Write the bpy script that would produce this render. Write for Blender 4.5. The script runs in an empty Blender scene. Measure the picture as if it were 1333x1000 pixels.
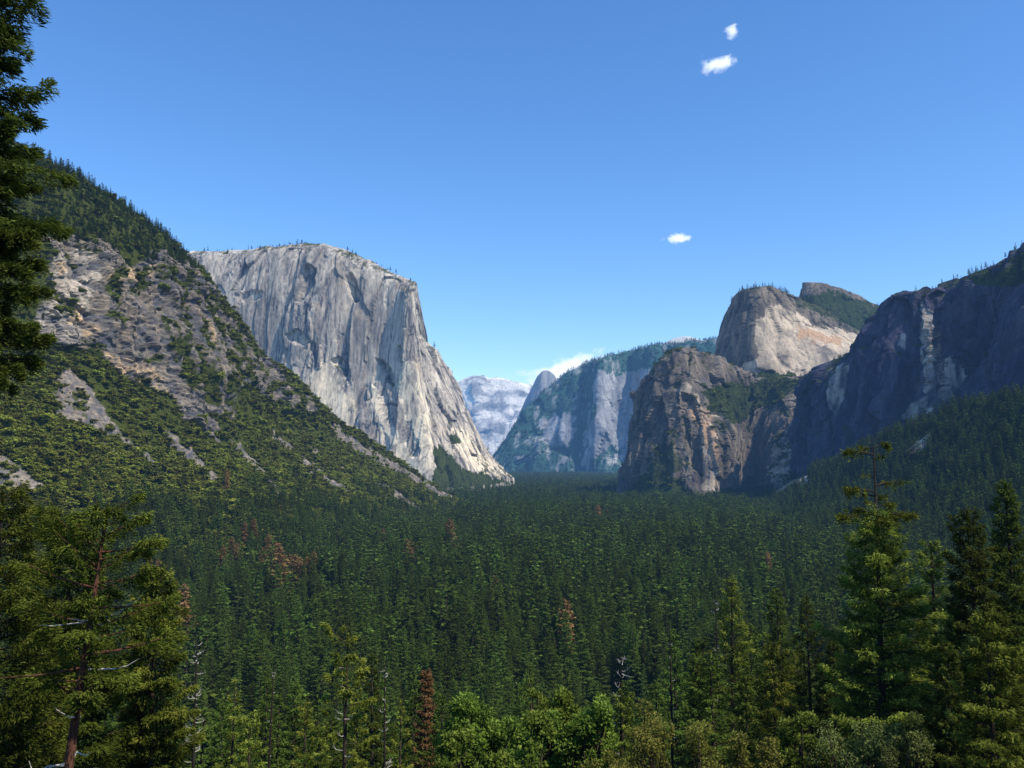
import bpy, math, random, time
T0 = time.time()
import numpy as np

random.seed(7)
RNG = np.random.default_rng(7)
scene = bpy.context.scene
COL = scene.collection

# ------------------------------------------------------------------ camera
F = 1088.0
CAM_Z = 150.0
PITCH = math.radians(5.25)
CAM = np.array([0.0, 0.0, CAM_Z])
cp, sp = math.cos(PITCH), math.sin(PITCH)

def W(px, py, d):
    """survey point of the photograph at forward distance d (m) -> world"""
    px = np.asarray(px, float); py = np.asarray(py, float); d = np.asarray(d, float)
    x = (px - 666.5) / F; y = (500 - py) / F
    dy = cp - y * sp; dz = sp + y * cp
    return np.stack([x / dy * d, d + 0 * x, CAM_Z + dz / dy * d], -1)

def project(P):
    q = P - CAM
    f = q[..., 1] * cp + q[..., 2] * sp
    u = -q[..., 1] * sp + q[..., 2] * cp
    f = np.where(f < 1, 1, f)
    return 666.5 + F * q[..., 0] / f, 500 - F * u / f, f

cam = bpy.data.cameras.new('camera')
cam.sensor_width = 36.0
cam.lens = 36.0 * F / 1333.0
cam.clip_start = 0.5
cam.clip_end = 200000
co = bpy.data.objects.new('camera', cam)
COL.objects.link(co)
co.location = (0, 0, CAM_Z)
co.rotation_euler = (math.radians(90) + PITCH, 0, 0)
scene.camera = co

# ------------------------------------------------------------------ noise
def _hash(ix, iy, iz, seed):
    u = np.uint32
    h = ix.astype(u) * u(374761393) + iy.astype(u) * u(668265263) + iz.astype(u) * u(2147483647) + u((seed * 1274126177) & 0xffffffff)
    h = (h ^ (h >> u(13))) * u(1274126177)
    h = (h ^ (h >> u(16))) * u(2246822519)
    return h ^ (h >> u(15))

def vnoise(p, seed=0):
    """gradient-free value noise, quintic, -1..1"""
    p = np.asarray(p, np.float32); i = np.floor(p); f = p - i; i = i.astype(np.int32)
    u = f * f * f * (f * (f * 6 - 15) + 10)
    r = 0
    for dx in (0, 1):
        wx = u[:, 0] if dx else 1 - u[:, 0]
        for dy in (0, 1):
            wy = u[:, 1] if dy else 1 - u[:, 1]
            for dz in (0, 1):
                wz = u[:, 2] if dz else 1 - u[:, 2]
                h = _hash(i[:, 0] + dx, i[:, 1] + dy, i[:, 2] + dz, seed)
                r = r + wx * wy * wz * ((h & 0xffff) / 32767.5 - 1)
    return r

def fbm(p, octv=5, seed=0, gain=0.5, lac=2.03):
    a, s, t = 1.0, 0, 0
    for o in range(octv):
        s = s + a * vnoise(p, seed + o * 17); t += a
        a *= gain; p = p * lac + 11.3
    return s / t

def ridged(p, octv=5, seed=0, gain=0.55, lac=2.1):
    a, s, t = 1.0, 0, 0
    for o in range(octv):
        n = 1 - np.abs(vnoise(p, seed + o * 13)) * 2
        s = s + a * n; t += a
        a *= gain; p = p * lac + 7.7
    return s / t

def cells(p, seed=0):
    """voronoi: random value per cell (blocks) and f2-f1 edge distance"""
    p = np.asarray(p, np.float32); i = np.floor(p); f = p - i; i = i.astype(np.int32)
    b1 = np.full(len(p), 9.0, np.float32); b2 = b1.copy(); val = np.zeros(len(p), np.float32); tilt = val.copy()
    for dx in (-1, 0, 1):
        for dy in (-1, 0, 1):
            for dz in (-1, 0, 1):
                h = _hash(i[:, 0] + dx, i[:, 1] + dy, i[:, 2] + dz, seed)
                ox = (h & 1023) / 1023.; oy = ((h >> 10) & 1023) / 1023.; oz = ((h >> 20) & 1023) / 1023.
                ex, ey, ez = dx + ox - f[:, 0], dy + oy - f[:, 1], dz + oz - f[:, 2]
                d = ex ** 2 + ey ** 2 + ez ** 2
                near = d < b1
                b2 = np.where(near, b1, np.minimum(b2, d))
                val = np.where(near, (h % 997) / 498.5 - 1, val)
                tilt = np.where(near, ex * ((h % 61) / 30. - 1) + ey * ((h % 53) / 26. - 1) + ez * ((h % 47) / 23. - 1), tilt)
                b1 = np.where(near, d, b1)
    return val, np.sqrt(b2) - np.sqrt(b1), tilt

def sm(a, b, x):
    t = np.clip((x - a) / (b - a), 0, 1)
    return t * t * (3 - 2 * t)

def inpoly(px, py, poly):
    c = np.zeros(px.shape, bool); n = len(poly); j = n - 1
    for i in range(n):
        xi, yi = poly[i]; xj, yj = poly[j]
        if yi != yj:
            c ^= ((yi > py) != (yj > py)) & (px < (xj - xi) * (py - yi) / (yj - yi) + xi)
        j = i
    return c

# ------------------------------------------------------------------ mesh helpers
def mesh_from(name, V, Q=None, T=None, attrs=None, smooth=False):
    me = bpy.data.meshes.new(name)
    V = np.ascontiguousarray(V, np.float32)
    parts, starts, totals, o = [], [], [], 0
    for A, k in ((Q, 4), (T, 3)):
        if A is not None and len(A):
            A = np.asarray(A, np.int32)
            parts.append(A.ravel()); n = len(A)
            starts.append(o + np.arange(n) * k); totals.append(np.full(n, k)); o += n * k
    L = np.concatenate(parts).astype(np.int32)
    st = np.concatenate(starts).astype(np.int32)
    me.vertices.add(len(V)); me.loops.add(len(L)); me.polygons.add(len(st))
    me.vertices.foreach_set('co', V.ravel())
    me.loops.foreach_set('vertex_index', L)
    me.polygons.foreach_set('loop_start', st)
    me.polygons.foreach_set('use_smooth', np.full(len(st), smooth, bool))
    for k, a in (attrs or {}).items():
        a = np.asarray(a, np.float32)
        if a.ndim == 1:
            at = me.attributes.new(k, 'FLOAT', 'POINT'); at.data.foreach_set('value', a)
        else:
            at = me.attributes.new(k, 'FLOAT_VECTOR', 'POINT'); at.data.foreach_set('vector', a.ravel())
    me.update(calc_edges=True)
    return me

def link(name, data, mat=None, parent=None, loc=None):
    o = bpy.data.objects.new(name, data)
    COL.objects.link(o)
    if mat is not None and not data.materials:
        data.materials.append(mat)
    if parent is not None: o.parent = parent
    if loc is not None: o.location = [float(v) for v in loc]
    return o

def tag(o, label, cat, kind=None, group=None):
    o['label'] = label; o['category'] = cat
    if kind: o['kind'] = kind
    if group: o['group'] = group
    return o

# ------------------------------------------------------------------ materials
class NT:
    def __init__(s, name):
        s.m = bpy.data.materials.new(name); s.m.use_nodes = True
        s.t = s.m.node_tree; s.t.nodes.clear()
        s.out = s.t.nodes.new('ShaderNodeOutputMaterial')
    def n(s, typ, ins=None, **kw):
        nd = s.t.nodes.new(typ)
        for k, v in kw.items(): setattr(nd, k, v)
        for k, v in (ins or {}).items():
            if isinstance(v, tuple) and hasattr(v[0], 'outputs'):
                s.t.links.new(v[0].outputs[v[1]], nd.inputs[k])
            elif hasattr(v, 'outputs'):
                s.t.links.new(v.outputs[0], nd.inputs[k])
            else:
                nd.inputs[k].default_value = v
        return nd
    def mix(s, fac, a, b, mode='MIX'):
        nd = s.t.nodes.new('ShaderNodeMix'); nd.data_type = 'RGBA'; nd.blend_type = mode
        for k, v in ((0, fac), (6, a), (7, b)):
            if isinstance(v, tuple) and hasattr(v[0], 'outputs'):
                s.t.links.new(v[0].outputs[v[1]], nd.inputs[k])
            elif hasattr(v, 'outputs'):
                s.t.links.new(v.outputs[0], nd.inputs[k])
            else:
                nd.inputs[k].default_value = (*v, 1) if isinstance(v, tuple) and len(v) == 3 else v
        return (nd, 2)
    def math(s, op, a, b=0.0, clamp=False):
        nd = s.t.nodes.new('ShaderNodeMath'); nd.operation = op; nd.use_clamp = clamp
        for k, v in ((0, a), (1, b)):
            if isinstance(v, tuple): s.t.links.new(v[0].outputs[v[1]], nd.inputs[k])
            elif hasattr(v, 'outputs'): s.t.links.new(v.outputs[0], nd.inputs[k])
            else: nd.inputs[k].default_value = v
        return (nd, 0)
    def ramp(s, fac, stops):
        nd = s.t.nodes.new('ShaderNodeValToRGB')
        if isinstance(fac, tuple): s.t.links.new(fac[0].outputs[fac[1]], nd.inputs[0])
        else: s.t.links.new(fac.outputs[0], nd.inputs[0])
        r = nd.color_ramp
        while len(r.elements) < len(stops): r.elements.new(0.5)
        for e, (p, c) in zip(r.elements, stops):
            e.position = p; e.color = (*c, 1) if len(c) == 3 else c
        return (nd, 0)
    def attr(s, name, out='Fac'):
        nd = s.t.nodes.new('ShaderNodeAttribute'); nd.attribute_name = name
        return (nd, {'Color': 0, 'Vector': 1, 'Fac': 2}[out])

def rock_material(name, base_lo, base_hi, pale, warm, veg_lo, veg_hi, scale=1.0, stripe=6.0, bump=1.0, zs=2.1):
    """granite: tone varies in vertical streaks; attributes pale, warm, dark and veg are surveyed patches"""
    k = NT(name)
    pos = k.n('ShaderNodeNewGeometry')
    mp = k.n('ShaderNodeMapping', {'Vector': (pos, 0), 'Scale': (1 / (60 * scale), 1 / (60 * scale), 1 / (60 * scale * stripe))})
    n1 = k.n('ShaderNodeTexNoise', {'Vector': mp, 'Scale': 1.0, 'Detail': 8.0, 'Roughness': 0.65, 'Distortion': 0.6})
    mp2 = k.n('ShaderNodeMapping', {'Vector': (pos, 0), 'Scale': (1 / (14 * scale), 1 / (14 * scale), 1 / (14 * zs * scale))})
    n2 = k.n('ShaderNodeTexNoise', {'Vector': mp2, 'Scale': 1.0, 'Detail': 8.0, 'Roughness': 0.7})
    c = k.mix(k.ramp(n1, [(0.36, (0, 0, 0)), (0.62, (1, 1, 1))]), base_lo, base_hi)
    c = k.mix(k.math('MULTIPLY', k.attr('pale'), 1.0, True), c, pale)
    c = k.mix(k.math('MULTIPLY', k.attr('warm'), 1.0, True), c, warm)
    c = k.mix(0.8, c, k.ramp(n2, [(0.3, (0.52, 0.52, 0.54)), (0.5, (0.95, 0.95, 0.95)), (0.72, (1.3, 1.27, 1.22))]), 'MULTIPLY')
    c = k.mix(k.attr('dark'), c, (0.10, 0.105, 0.12))
    n3 = k.n('ShaderNodeTexNoise', {'Vector': mp2, 'Scale': 1.7, 'Detail': 6.0, 'Roughness': 0.6})
    vg = k.mix(k.ramp(n3, [(0.35, (0, 0, 0)), (0.65, (1, 1, 1))]), veg_lo, veg_hi)
    c = k.mix(k.attr('veg'), c, vg)
    b = k.n('ShaderNodeBump', {'Height': (n2, 0), 'Strength': 0.8 * bump, 'Distance': 3.0 * scale})
    mp4 = k.n('ShaderNodeMapping', {'Vector': (pos, 0), 'Scale': (1 / (9 * scale), 1 / (9 * scale), 1 / (60 * scale))})
    n4 = k.n('ShaderNodeTexNoise', {'Vector': mp4, 'Scale': 1.0, 'Detail': 5.0, 'Roughness': 0.6})
    b2 = k.n('ShaderNodeBump', {'Height': (n4, 0), 'Strength': 0.7 * bump, 'Distance': 4.0 * scale, 'Normal': b})
    d = k.n('ShaderNodeBsdfDiffuse', {'Color': c, 'Roughness': 0.8, 'Normal': b2})
    k.t.links.new(d.outputs[0], k.out.inputs[0])
    return k.m

def foliage_material(name, dark, mid, lite, trans=0.3, var=0.35, hue=(0.485, 0.03)):
    k = NT(name)
    oi = k.n('ShaderNodeObjectInfo')
    tone = k.attr('tone')
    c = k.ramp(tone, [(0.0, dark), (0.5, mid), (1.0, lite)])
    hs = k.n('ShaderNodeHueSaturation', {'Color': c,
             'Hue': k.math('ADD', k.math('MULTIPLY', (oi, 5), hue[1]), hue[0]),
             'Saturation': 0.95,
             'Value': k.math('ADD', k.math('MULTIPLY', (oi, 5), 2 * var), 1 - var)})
    d = k.n('ShaderNodeBsdfDiffuse', {'Color': hs})
    t = k.n('ShaderNodeBsdfTranslucent', {'Color': hs})
    m = k.n('ShaderNodeMixShader', {0: trans, 1: d, 2: t})
    k.t.links.new(m.outputs[0], k.out.inputs[0])
    return k.m

def bark_material(name, lo, hi, sc=1.0):
    k = NT(name)
    tc = k.n('ShaderNodeTexCoord')
    mp = k.n('ShaderNodeMapping', {'Vector': (tc, 3), 'Scale': (7 * sc, 7 * sc, 1.2 * sc)})
    n1 = k.n('ShaderNodeTexNoise', {'Vector': mp, 'Scale': 1.0, 'Detail': 6.0, 'Roughness': 0.7})
    c = k.mix(k.ramp(n1, [(0.35, (0, 0, 0)), (0.65, (1, 1, 1))]), lo, hi)
    b = k.n('ShaderNodeBump', {'Height': (n1, 0), 'Strength': 0.8, 'Distance': 0.05})
    d = k.n('ShaderNodeBsdfDiffuse', {'Color': c, 'Roughness': 0.7, 'Normal': b})
    k.t.links.new(d.outputs[0], k.out.inputs[0])
    return k.m

VLO, VHI = (0.028, 0.040, 0.014), (0.075, 0.095, 0.030)
M_elcap = rock_material('granite_pale_wall', (0.33, 0.295, 0.26), (0.72, 0.64, 0.52), (0.92, 0.80, 0.60), (0.66, 0.47, 0.30), VLO, VHI, 1.0, 7)
M_left = rock_material('broken_granite', (0.09, 0.075, 0.06), (0.40, 0.325, 0.24), (0.60, 0.51, 0.40), (0.62, 0.43, 0.24), (0.030, 0.042, 0.008), (0.085, 0.095, 0.020), 0.42, .22, 1.2, .45)
M_cath = rock_material('brown_granite', (0.075, 0.065, 0.06), (0.30, 0.245, 0.18), (0.72, 0.59, 0.43), (0.58, 0.36, 0.20), VLO, VHI, 0.8, 3)
M_wall = rock_material('shade_tinted_granite', (0.020, 0.021, 0.052), (0.100, 0.095, 0.145), (0.50, 0.46, 0.40), (0.42, 0.33, 0.24), VLO, VHI, 0.8, 4)  # shade painted into the base as dark navy; pale paints sunlit ribs
M_far = rock_material('haze_tinted_granite', (0.20, 0.21, 0.235), (0.42, 0.42, 0.43), (0.78, 0.76, 0.72), (0.5, 0.4, 0.3), (0.03, 0.085, 0.075), (0.07, 0.15, 0.12), 2.0, 4)  # haze painted in: rock lightened bluish, vegetation tinted teal

def ground_material():
    k = NT('forest_floor')
    pos = k.n('ShaderNodeNewGeometry')
    mp = k.n('ShaderNodeMapping', {'Vector': (pos, 0), 'Scale': (0.05, 0.05, 0.05)})
    n1 = k.n('ShaderNodeTexNoise', {'Vector': mp, 'Scale': 1.0, 'Detail': 8.0, 'Roughness': 0.65})
    c = k.ramp(n1, [(0.3, (0.018, 0.024, 0.010)), (0.55, (0.04, 0.05, 0.018)), (0.8, (0.09, 0.08, 0.045))])
    b = k.n('ShaderNodeBump', {'Height': (n1, 0), 'Strength': 0.6, 'Distance': 2.0})
    d = k.n('ShaderNodeBsdfDiffuse', {'Color': c, 'Normal': b})
    k.t.links.new(d.outputs[0], k.out.inputs[0])
    return k.m
M_ground = ground_material()

# ------------------------------------------------------------------ landforms
def catmull(P, ts):
    """P (n,...) control; ts float index positions"""
    n = len(P)
    i = np.clip(np.floor(ts).astype(int), 0, n - 2)
    t = (ts - i).reshape((-1,) + (1,) * (P.ndim - 1))
    p0 = P[np.clip(i - 1, 0, n - 1)]; p1 = P[i]; p2 = P[i + 1]; p3 = P[np.clip(i + 2, 0, n - 1)]
    m1 = (p2 - p0) * 0.32; m2 = (p3 - p1) * 0.32   # tightened so that nets do not overshoot
    t2, t3 = t * t, t * t * t
    return (2 * t3 - 3 * t2 + 1) * p1 + (t3 - 2 * t2 + t) * m1 + (-2 * t3 + 3 * t2) * p2 + (t3 - t2) * m2

def tsamples(P, axis, step):
    d = np.linalg.norm(np.diff(P, axis=axis), axis=-1)
    d = np.percentile(d, 65, axis=1 - axis)
    out = [np.array([0.0])]
    for i, L in enumerate(d):
        n = max(1, int(math.ceil(L / step[i] if hasattr(step, '__len__') else L / step)))
        out.append(i + np.arange(1, n + 1) / n)
    return np.concatenate(out)

def grid_normals(P):
    du = np.gradient(P, axis=0); dv = np.gradient(P, axis=1)
    N = np.cross(du, dv)
    N /= np.maximum(np.linalg.norm(N, axis=-1, keepdims=True), 1e-9)
    return N

class Land: pass
def unit0(v): v = np.array(v, float); return v / np.linalg.norm(v)

def land(name, ribs, step, disp, paint, mat, label, back=((0, 250, -25), (60, 1200, -500)), backstep=60, smooth=False):
    """ribs: list of ribs, each from foot to crest as (px,py,d). back: world steps behind the crest"""
    R = []
    for r in ribs:
        pts = [W(*p) for p in r]
        foot = pts[0] + np.array([0, -10, -80.0])
        top = pts[-1]
        R.append([foot] + pts + [top + np.array(b, float) for b in back])
    R = np.array(R)                       # (ribs, M, 3)
    M = R.shape[1]
    nb = len(back)
    steps = [step] * (M - 1 - nb) + [backstep] * nb
    tu = tsamples(R, 0, step * 1.0)
    # in the rib direction use only the front part to size the steps
    tu = tsamples(R[:, :M - nb], 0, step)
    G = catmull(R, tu)                    # (U, M, 3)
    G = np.swapaxes(G, 0, 1)
    tv = tsamples(np.swapaxes(R, 0, 1), 0, steps)
    # rib direction: piecewise (sharp crest kept by low tension)
    G = catmull(G, tv)                    # (V, U, 3)
    P = np.swapaxes(G, 0, 1)              # (U, V, 3)
    N = grid_normals(P)
    V = np.broadcast_to(tv[None, :] / (M - 1), P.shape[:2])
    U = np.broadcast_to(tu[:, None] / (len(R) - 1), P.shape[:2])
    flat = P.reshape(-1, 3); fn = N.reshape(-1, 3)
    # make normals face the camera side
    sgn = np.sign(np.sum(fn * (CAM - flat), -1).mean()) or 1
    fn = fn * sgn
    px, py, f = project(flat)
    d, extra = disp(flat, fn, px, py, U.ravel(), V.ravel())
    D3 = d.reshape(P.shape)
    if name != 'left_hill': D3[1:-1] = (D3[:-2] + 3 * D3[1:-1] + D3[2:]) / 5
    if smooth: D3[:, 1:-1] = (D3[:, :-2] + 2 * D3[:, 1:-1] + D3[:, 2:]) / 4
    d = D3.reshape(-1, 3)
    crest = (M - 1 - nb) / (M - 1)
    flat2 = flat + d
    S = Land()
    S.nu, S.nv = P.shape[:2]
    S.P = flat2.reshape(P.shape); 
    S.N = grid_normals(S.P) * sgn
    px, py, f = project(flat2)
    S.px, S.py = px.reshape(P.shape[:2]), py.reshape(P.shape[:2])
    S.crest = int(np.searchsorted(tv, M - 1 - nb))
    at = paint(flat2, S.N.reshape(-1, 3), px, py, extra)
    for k_ in ('pale', 'warm', 'dark', 'veg'):
        at.setdefault(k_, np.zeros(len(flat2)))
        at[k_] = np.clip(at[k_], 0, 1)
    S.at = {k_: v.reshape(P.shape[:2]) for k_, v in at.items()}
    nu, nv = S.nu, S.nv
    idx = np.arange(nu * nv).reshape(nu, nv)
    Q = np.stack([idx[:-1, :-1], idx[1:, :-1], idx[1:, 1:], idx[:-1, 1:]], -1).reshape(-1, 4)
    if sgn < 0: Q = Q[:, ::-1]
    me = mesh_from(name, flat2, Q, attrs=at, smooth=False)
    S.obj = link(name, me, mat)
    print('LAND', name, S.nu, S.nv, round(time.time() - T0, 1))
    tag(S.obj, label, 'hill' if 'hill' in name or 'slope' in name else 'mountain', 'structure')
    return S

def cliff_disp(big=26, mid=9, small=3, bl=5, vs=4.0, sc=1.0, seed=0, carve=(), calm=()):
    """jointed rock: flat slabs set back from one another, tilted facets and open cracks.
    carve: (outline, depth m) alcoves; calm: outlines of smooth slabs"""
    def f(P, N, px, py, U, V):
        H = N.copy(); H[:, 2] *= 0.35
        w = fbm(P / 260, 3, seed + 5)[:, None] * 26
        q = P.copy(); q[:, 2] /= vs; q = q + w
        a = ridged(q / (170 * sc), 2, seed)
        s1, e0, t0 = cells(q / (75 * sc), seed + 3)
        q2 = P.copy(); q2[:, 2] /= max(1.5, vs * 0.55); q2 += w * 0.6
        q2 += fbm(P / 30, 2, seed + 6)[:, None] * 5
        c, e, t1 = cells(q2 / (30 * sc), seed + 7)
        c2, e2, t2 = cells(q2 / (11 * sc), seed + 8)
        s = fbm(q2 / (7 * sc), 4, seed + 9)
        quiet = np.zeros(len(P))
        for pl in calm: quiet = np.maximum(quiet, soft(px, py, pl, q, 4, 25, 8))
        loud = 1 - .8 * quiet
        rough = sm(-.35, .35, fbm(q / (90 * sc), 3, seed + 21))      # some faces are clean, others broken
        crack = (1 - sm(0, 0.07, e0)) * .8 + (1 - sm(0, 0.09, e)) * .7 * rough + .5 * (1 - sm(0, 0.12, e2)) * rough
        h = big * a + mid * (s1 * .8 + t0 * 1.1) * loud + bl * (c + t1 * 1.2) * loud * (.35 + .65 * rough) + bl * .35 * (c2 * .5 + t2) * loud * rough + small * s * (.3 + .7 * rough) * loud - crack * small * 1.3 * loud
        for pl, dep in carve: h = h - dep * soft(px, py, pl, P, 2.0, 60, 12)
        return H * h[:, None], {'a': a, 'crack': crack * loud, 'rough': rough, 'h': h, 'c': c}
    return f

def soft(px, py, poly, P, amp=6, sc=30, seed=3):
    """surveyed patch with a ragged edge"""
    n1 = fbm(P / sc, 4, seed) * amp * 2; n2 = fbm(P / sc + 50, 4, seed + 1) * amp * 2
    return inpoly(px + n1, py + n2, poly).astype(float)

LANDS = {}

# --- great pale wall on the left of the valley
ec = [
 [(150,650,3900),(150,590,3920),(150,500,3950),(150,420,3980),(150,348,4050)],
 [(245,640,3620),(245,560,3640),(245,480,3660),(245,400,3700),(245,331,3800)],
 [(280,640,3560),(280,560,3580),(280,480,3600),(280,400,3640),(280,331,3740)],
 [(315,640,3500),(315,560,3530),(315,480,3560),(315,400,3580),(318,329,3680)],
 [(345,640,3450),(345,560,3490),(347,480,3530),(348,400,3560),(349,326,3640)],
 [(372,640,3380),(374,560,3420),(376,480,3470),(378,400,3500),(382,323,3590)],
 [(396,640,3320),(400,560,3380),(404,480,3430),(407,400,3450),(413,321,3540)],
 [(425,640,3270),(428,560,3340),(432,480,3400),(436,400,3420),(441,328,3500)],
 [(455,635,3240),(458,560,3310),(461,480,3380),(465,410,3400),(470,342,3480)],
 [(485,632,3200),(486,560,3270),(488,490,3340),(494,420,3370),(500,356,3440)],
 [(520,628,3160),(516,560,3230),(514,490,3300),(516,425,3330),(520,365,3390)],
 [(550,624,3110),(540,560,3190),(532,490,3250),(530,430,3280),(534,371,3330)],
 [(567,622,3090),(556,560,3180),(546,500,3240),(540,440,3270),(537,374,3320)],
 [(572,622,3140),(561,565,3230),(550,510,3300),(543,460,3340),(538,405,3420)],
 [(588,622,3230),(580,580,3310),(568,530,3380),(556,485,3440),(543,437,3520)],
 [(606,622,3330),(598,580,3420),(588,540,3490),(576,505,3540),(562,457,3640)],
 [(622,622,3430),(614,590,3520),(605,560,3580),(594,525,3640),(577,478,3740)],
 [(638,622,3530),(630,600,3620),(622,580,3670),(612,548,3730),(594,509,3840)],
 [(649,622,3650),(643,610,3720),(637,600,3770),(626,575,3830),(607,550,3920)],
 [(657,622,3800),(655,618,3850),(650,612,3890),(642,602,3930),(629,586,3980)],
 [(664,624,4000),(663,622,4020),(662,620,4050),(660,619,4070),(656,617,4100)],
]
PALE1 = [(424,470),(438,474),(447,492),(455,520),(463,552),(472,590),(470,610),(452,575),(436,570),(424,550),(412,520),(402,490)]
PALE2 = [(478,500),(490,508),(503,540),(522,575),(545,600),(566,612),(568,622),(540,622),(512,590),(500,560),(488,535)]
PALE3 = [(520,470),(545,472),(552,500),(560,560),(568,618),(552,606),(540,570),(528,540),(516,510)]
EC_CARVE = [([(394,350),(404,345),(411,352),(410,370),(400,384),(393,396),(388,392),(394,372)], 34), ([(448,362),(458,356),(464,374),(468,392),(461,395),(454,382)], 36),
 ([(430,470),(440,466),(452,474),(458,492),(454,500),(444,480)], 22), ([(486,466),(497,468),(508,480),(514,500),(508,502),(498,482)], 30), ([(516,452),(524,450),(528,470),(524,478)], 22),
 ([(306,385),(326,376),(345,382),(340,392),(318,396)], 14), ([(372,436),(392,430),(402,446),(396,450),(380,444)], 16)]
PALE4 = [(586,556),(600,552),(618,575),(640,598),(655,614),(664,620),(620,618),(604,600),(592,588)]
def ec_paint(P, N, px, py, ex):
    q = P.copy(); q[:, 2] /= 7
    st = fbm(q / 16, 4, 31) * .6 + fbm(q / 60, 3, 32) * .6
    pale = np.maximum.reduce([soft(px, py, p, q, 5, 25, 8) for p in (PALE1, PALE2, PALE3, PALE4)])
    pale = pale * (0.9 + 0.4 * st) + sm(0.05, 0.5, st) * 0.30 * sm(430, 540, py + 0 * st)
    pale = pale + sm(0.2, .6, fbm(P / 60, 4, 77)) * .3 * (1 - sm(330, 400, py)) 
    warm = soft(px, py, [(520,372),(534,376),(536,384),(524,380)], P, 2) * .8 + sm(0.25, 0.6, fbm(P / 90, 4, 41)) * 0.35
    fine = fbm(P / np.array([7, 7, 90.]), 4, 35)
    dark = sm(0.1, 0.5, -st) * 0.45 + np.clip(ex['crack'], 0, 1) * 0.75 + sm(.10, .40, fine) * .5
    band = soft(px, py, [(340,390),(400,400),(395,470),(350,470),(300,440),(300,400)], P, 10, 60, 5)
    dark = dark + band * 0.42 * (0.7 + st)
    for sp_ in ([(436,480),(444,478),(462,530),(480,590),(490,612),(476,600),(458,550)], [(448,440),(458,450),(470,500),(476,530),(464,520)], [(496,470),(503,470),(512,500),(520,530),(512,520)]):
        dark = dark + soft(px, py, sp_, q, 3, 25, 9) * 0.28
    veg = (N[:, 2] > 0.62).astype(float) * sm(-0.1, 0.25, fbm(P / 30, 3, 12)) * .9
    gt = soft(px, py, [(566,580),(585,590),(600,606),(640,619),(670,630),(560,640)], P, 4, 40, 14)
    gt = np.maximum(gt, soft(px, py, [(582,566),(595,566),(600,577),(588,580)], P, 2, 30, 15))
    veg = np.maximum(veg, gt * (1 - soft(px, py, [(600,600),(625,612),(622,617),(600,606)], P, 2, 20, 16)))
    return {'pale': pale * (1 - gt), 'warm': warm, 'dark': dark, 'veg': veg}
EC_DISP = cliff_disp(14, 13, 3.0, 5, 12.0, 1.05, 11, EC_CARVE, (PALE1, PALE2, PALE3))
LANDS['wall'] = land('granite_mountain', ec, 4.0, EC_DISP, ec_paint, M_elcap,
    'immense pale grey granite wall with a flat top left of the valley', back=((0, 260, 6), (0, 1500, -500)), smooth=True)

# --- middle cathedral behind on the right
mc = [
 [(990,560,4300),(975,500,4300),(975,450,4300),(980,410,4300),(985,390,4300)],
 [(915,560,3800),(924,495,3820),(934,455,3830),(946,418,3840),(956,392,3850)],
 [(930,560,3650),(938,500,3670),(945,460,3690),(953,415,3710),(962,384,3740)],
 [(960,560,3520),(962,500,3540),(964,460,3560),(967,415,3590),(972,377,3640)],
 [(985,560,3420),(982,500,3450),(980,455,3480),(982,412,3520),(990,373,3600)],
 [(1010,560,3400),(1006,500,3440),(1004,455,3500),(1006,415,3570),(1012,376,3680)],
 [(1040,560,3420),(1034,505,3460),(1030,460,3540),(1030,425,3630),(1030,385,3780)],
 [(1068,560,3440),(1060,500,3490),(1054,465,3570),(1050,432,3680),(1050,394,3860)],
 [(1100,560,3470),(1090,495,3520),(1082,460,3610),(1075,432,3740),(1070,404,3960)],
 [(1130,560,3520),(1122,490,3580),(1115,465,3680),(1105,445,3800),(1095,420,4060)],
 [(1160,560,3600),(1158,490,3660),(1150,470,3760),(1140,455,3880),(1125,437,4160)],
 [(1200,560,3700),(1200,500,3800),(1195,480,3900),(1190,470,4000),(1170,450,4300)],
]
def mc_paint(P, N, px, py, ex):
    st = fbm(P / np.array([50, 50, 50.]), 5, 5)
    slab = soft(px, py, [(985,420),(1000,395),(1030,402),(1060,425),(1122,438),(1118,446),(1080,480),(1050,492),(1010,485),(975,495),(965,480),(985,460)], P, 5, 60, 4)
    red = soft(px, py, [(1036,425),(1060,432),(1100,440),(1095,448),(1060,444),(1040,440)], P, 5, 30, 6)
    veg = soft(px, py, [(975,488),(1000,482),(1020,486),(1040,492),(1050,500),(1040,540),(960,530),(970,500)], P, 5, 40, 8)
    veg = np.maximum(veg, (N[:, 2] > 0.72) * 0.8 * (1 - slab))
    veg = np.maximum(veg, soft(px, py, [(1040,385),(1140,400),(1130,435),(1060,405),(1045,400)], P, 3, 40, 8) * .8)
    return {'pale': slab * (0.75 + 0.8 * st), 'warm': red * .8, 'dark': sm(0.1, 0.5, -st) * 0.35 + ex['crack'] * .25, 'veg': veg}
LANDS['middle'] = land('rock_peak', mc, 5.0, cliff_disp(18, 8, 2.5, 4, 2.5, 1.2, 23), mc_paint, M_cath,
    'blunt granite peak with a bright bare slab, behind the lower brown tower', back=((40, 200, -20), (60, 1200, -400)))

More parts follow.
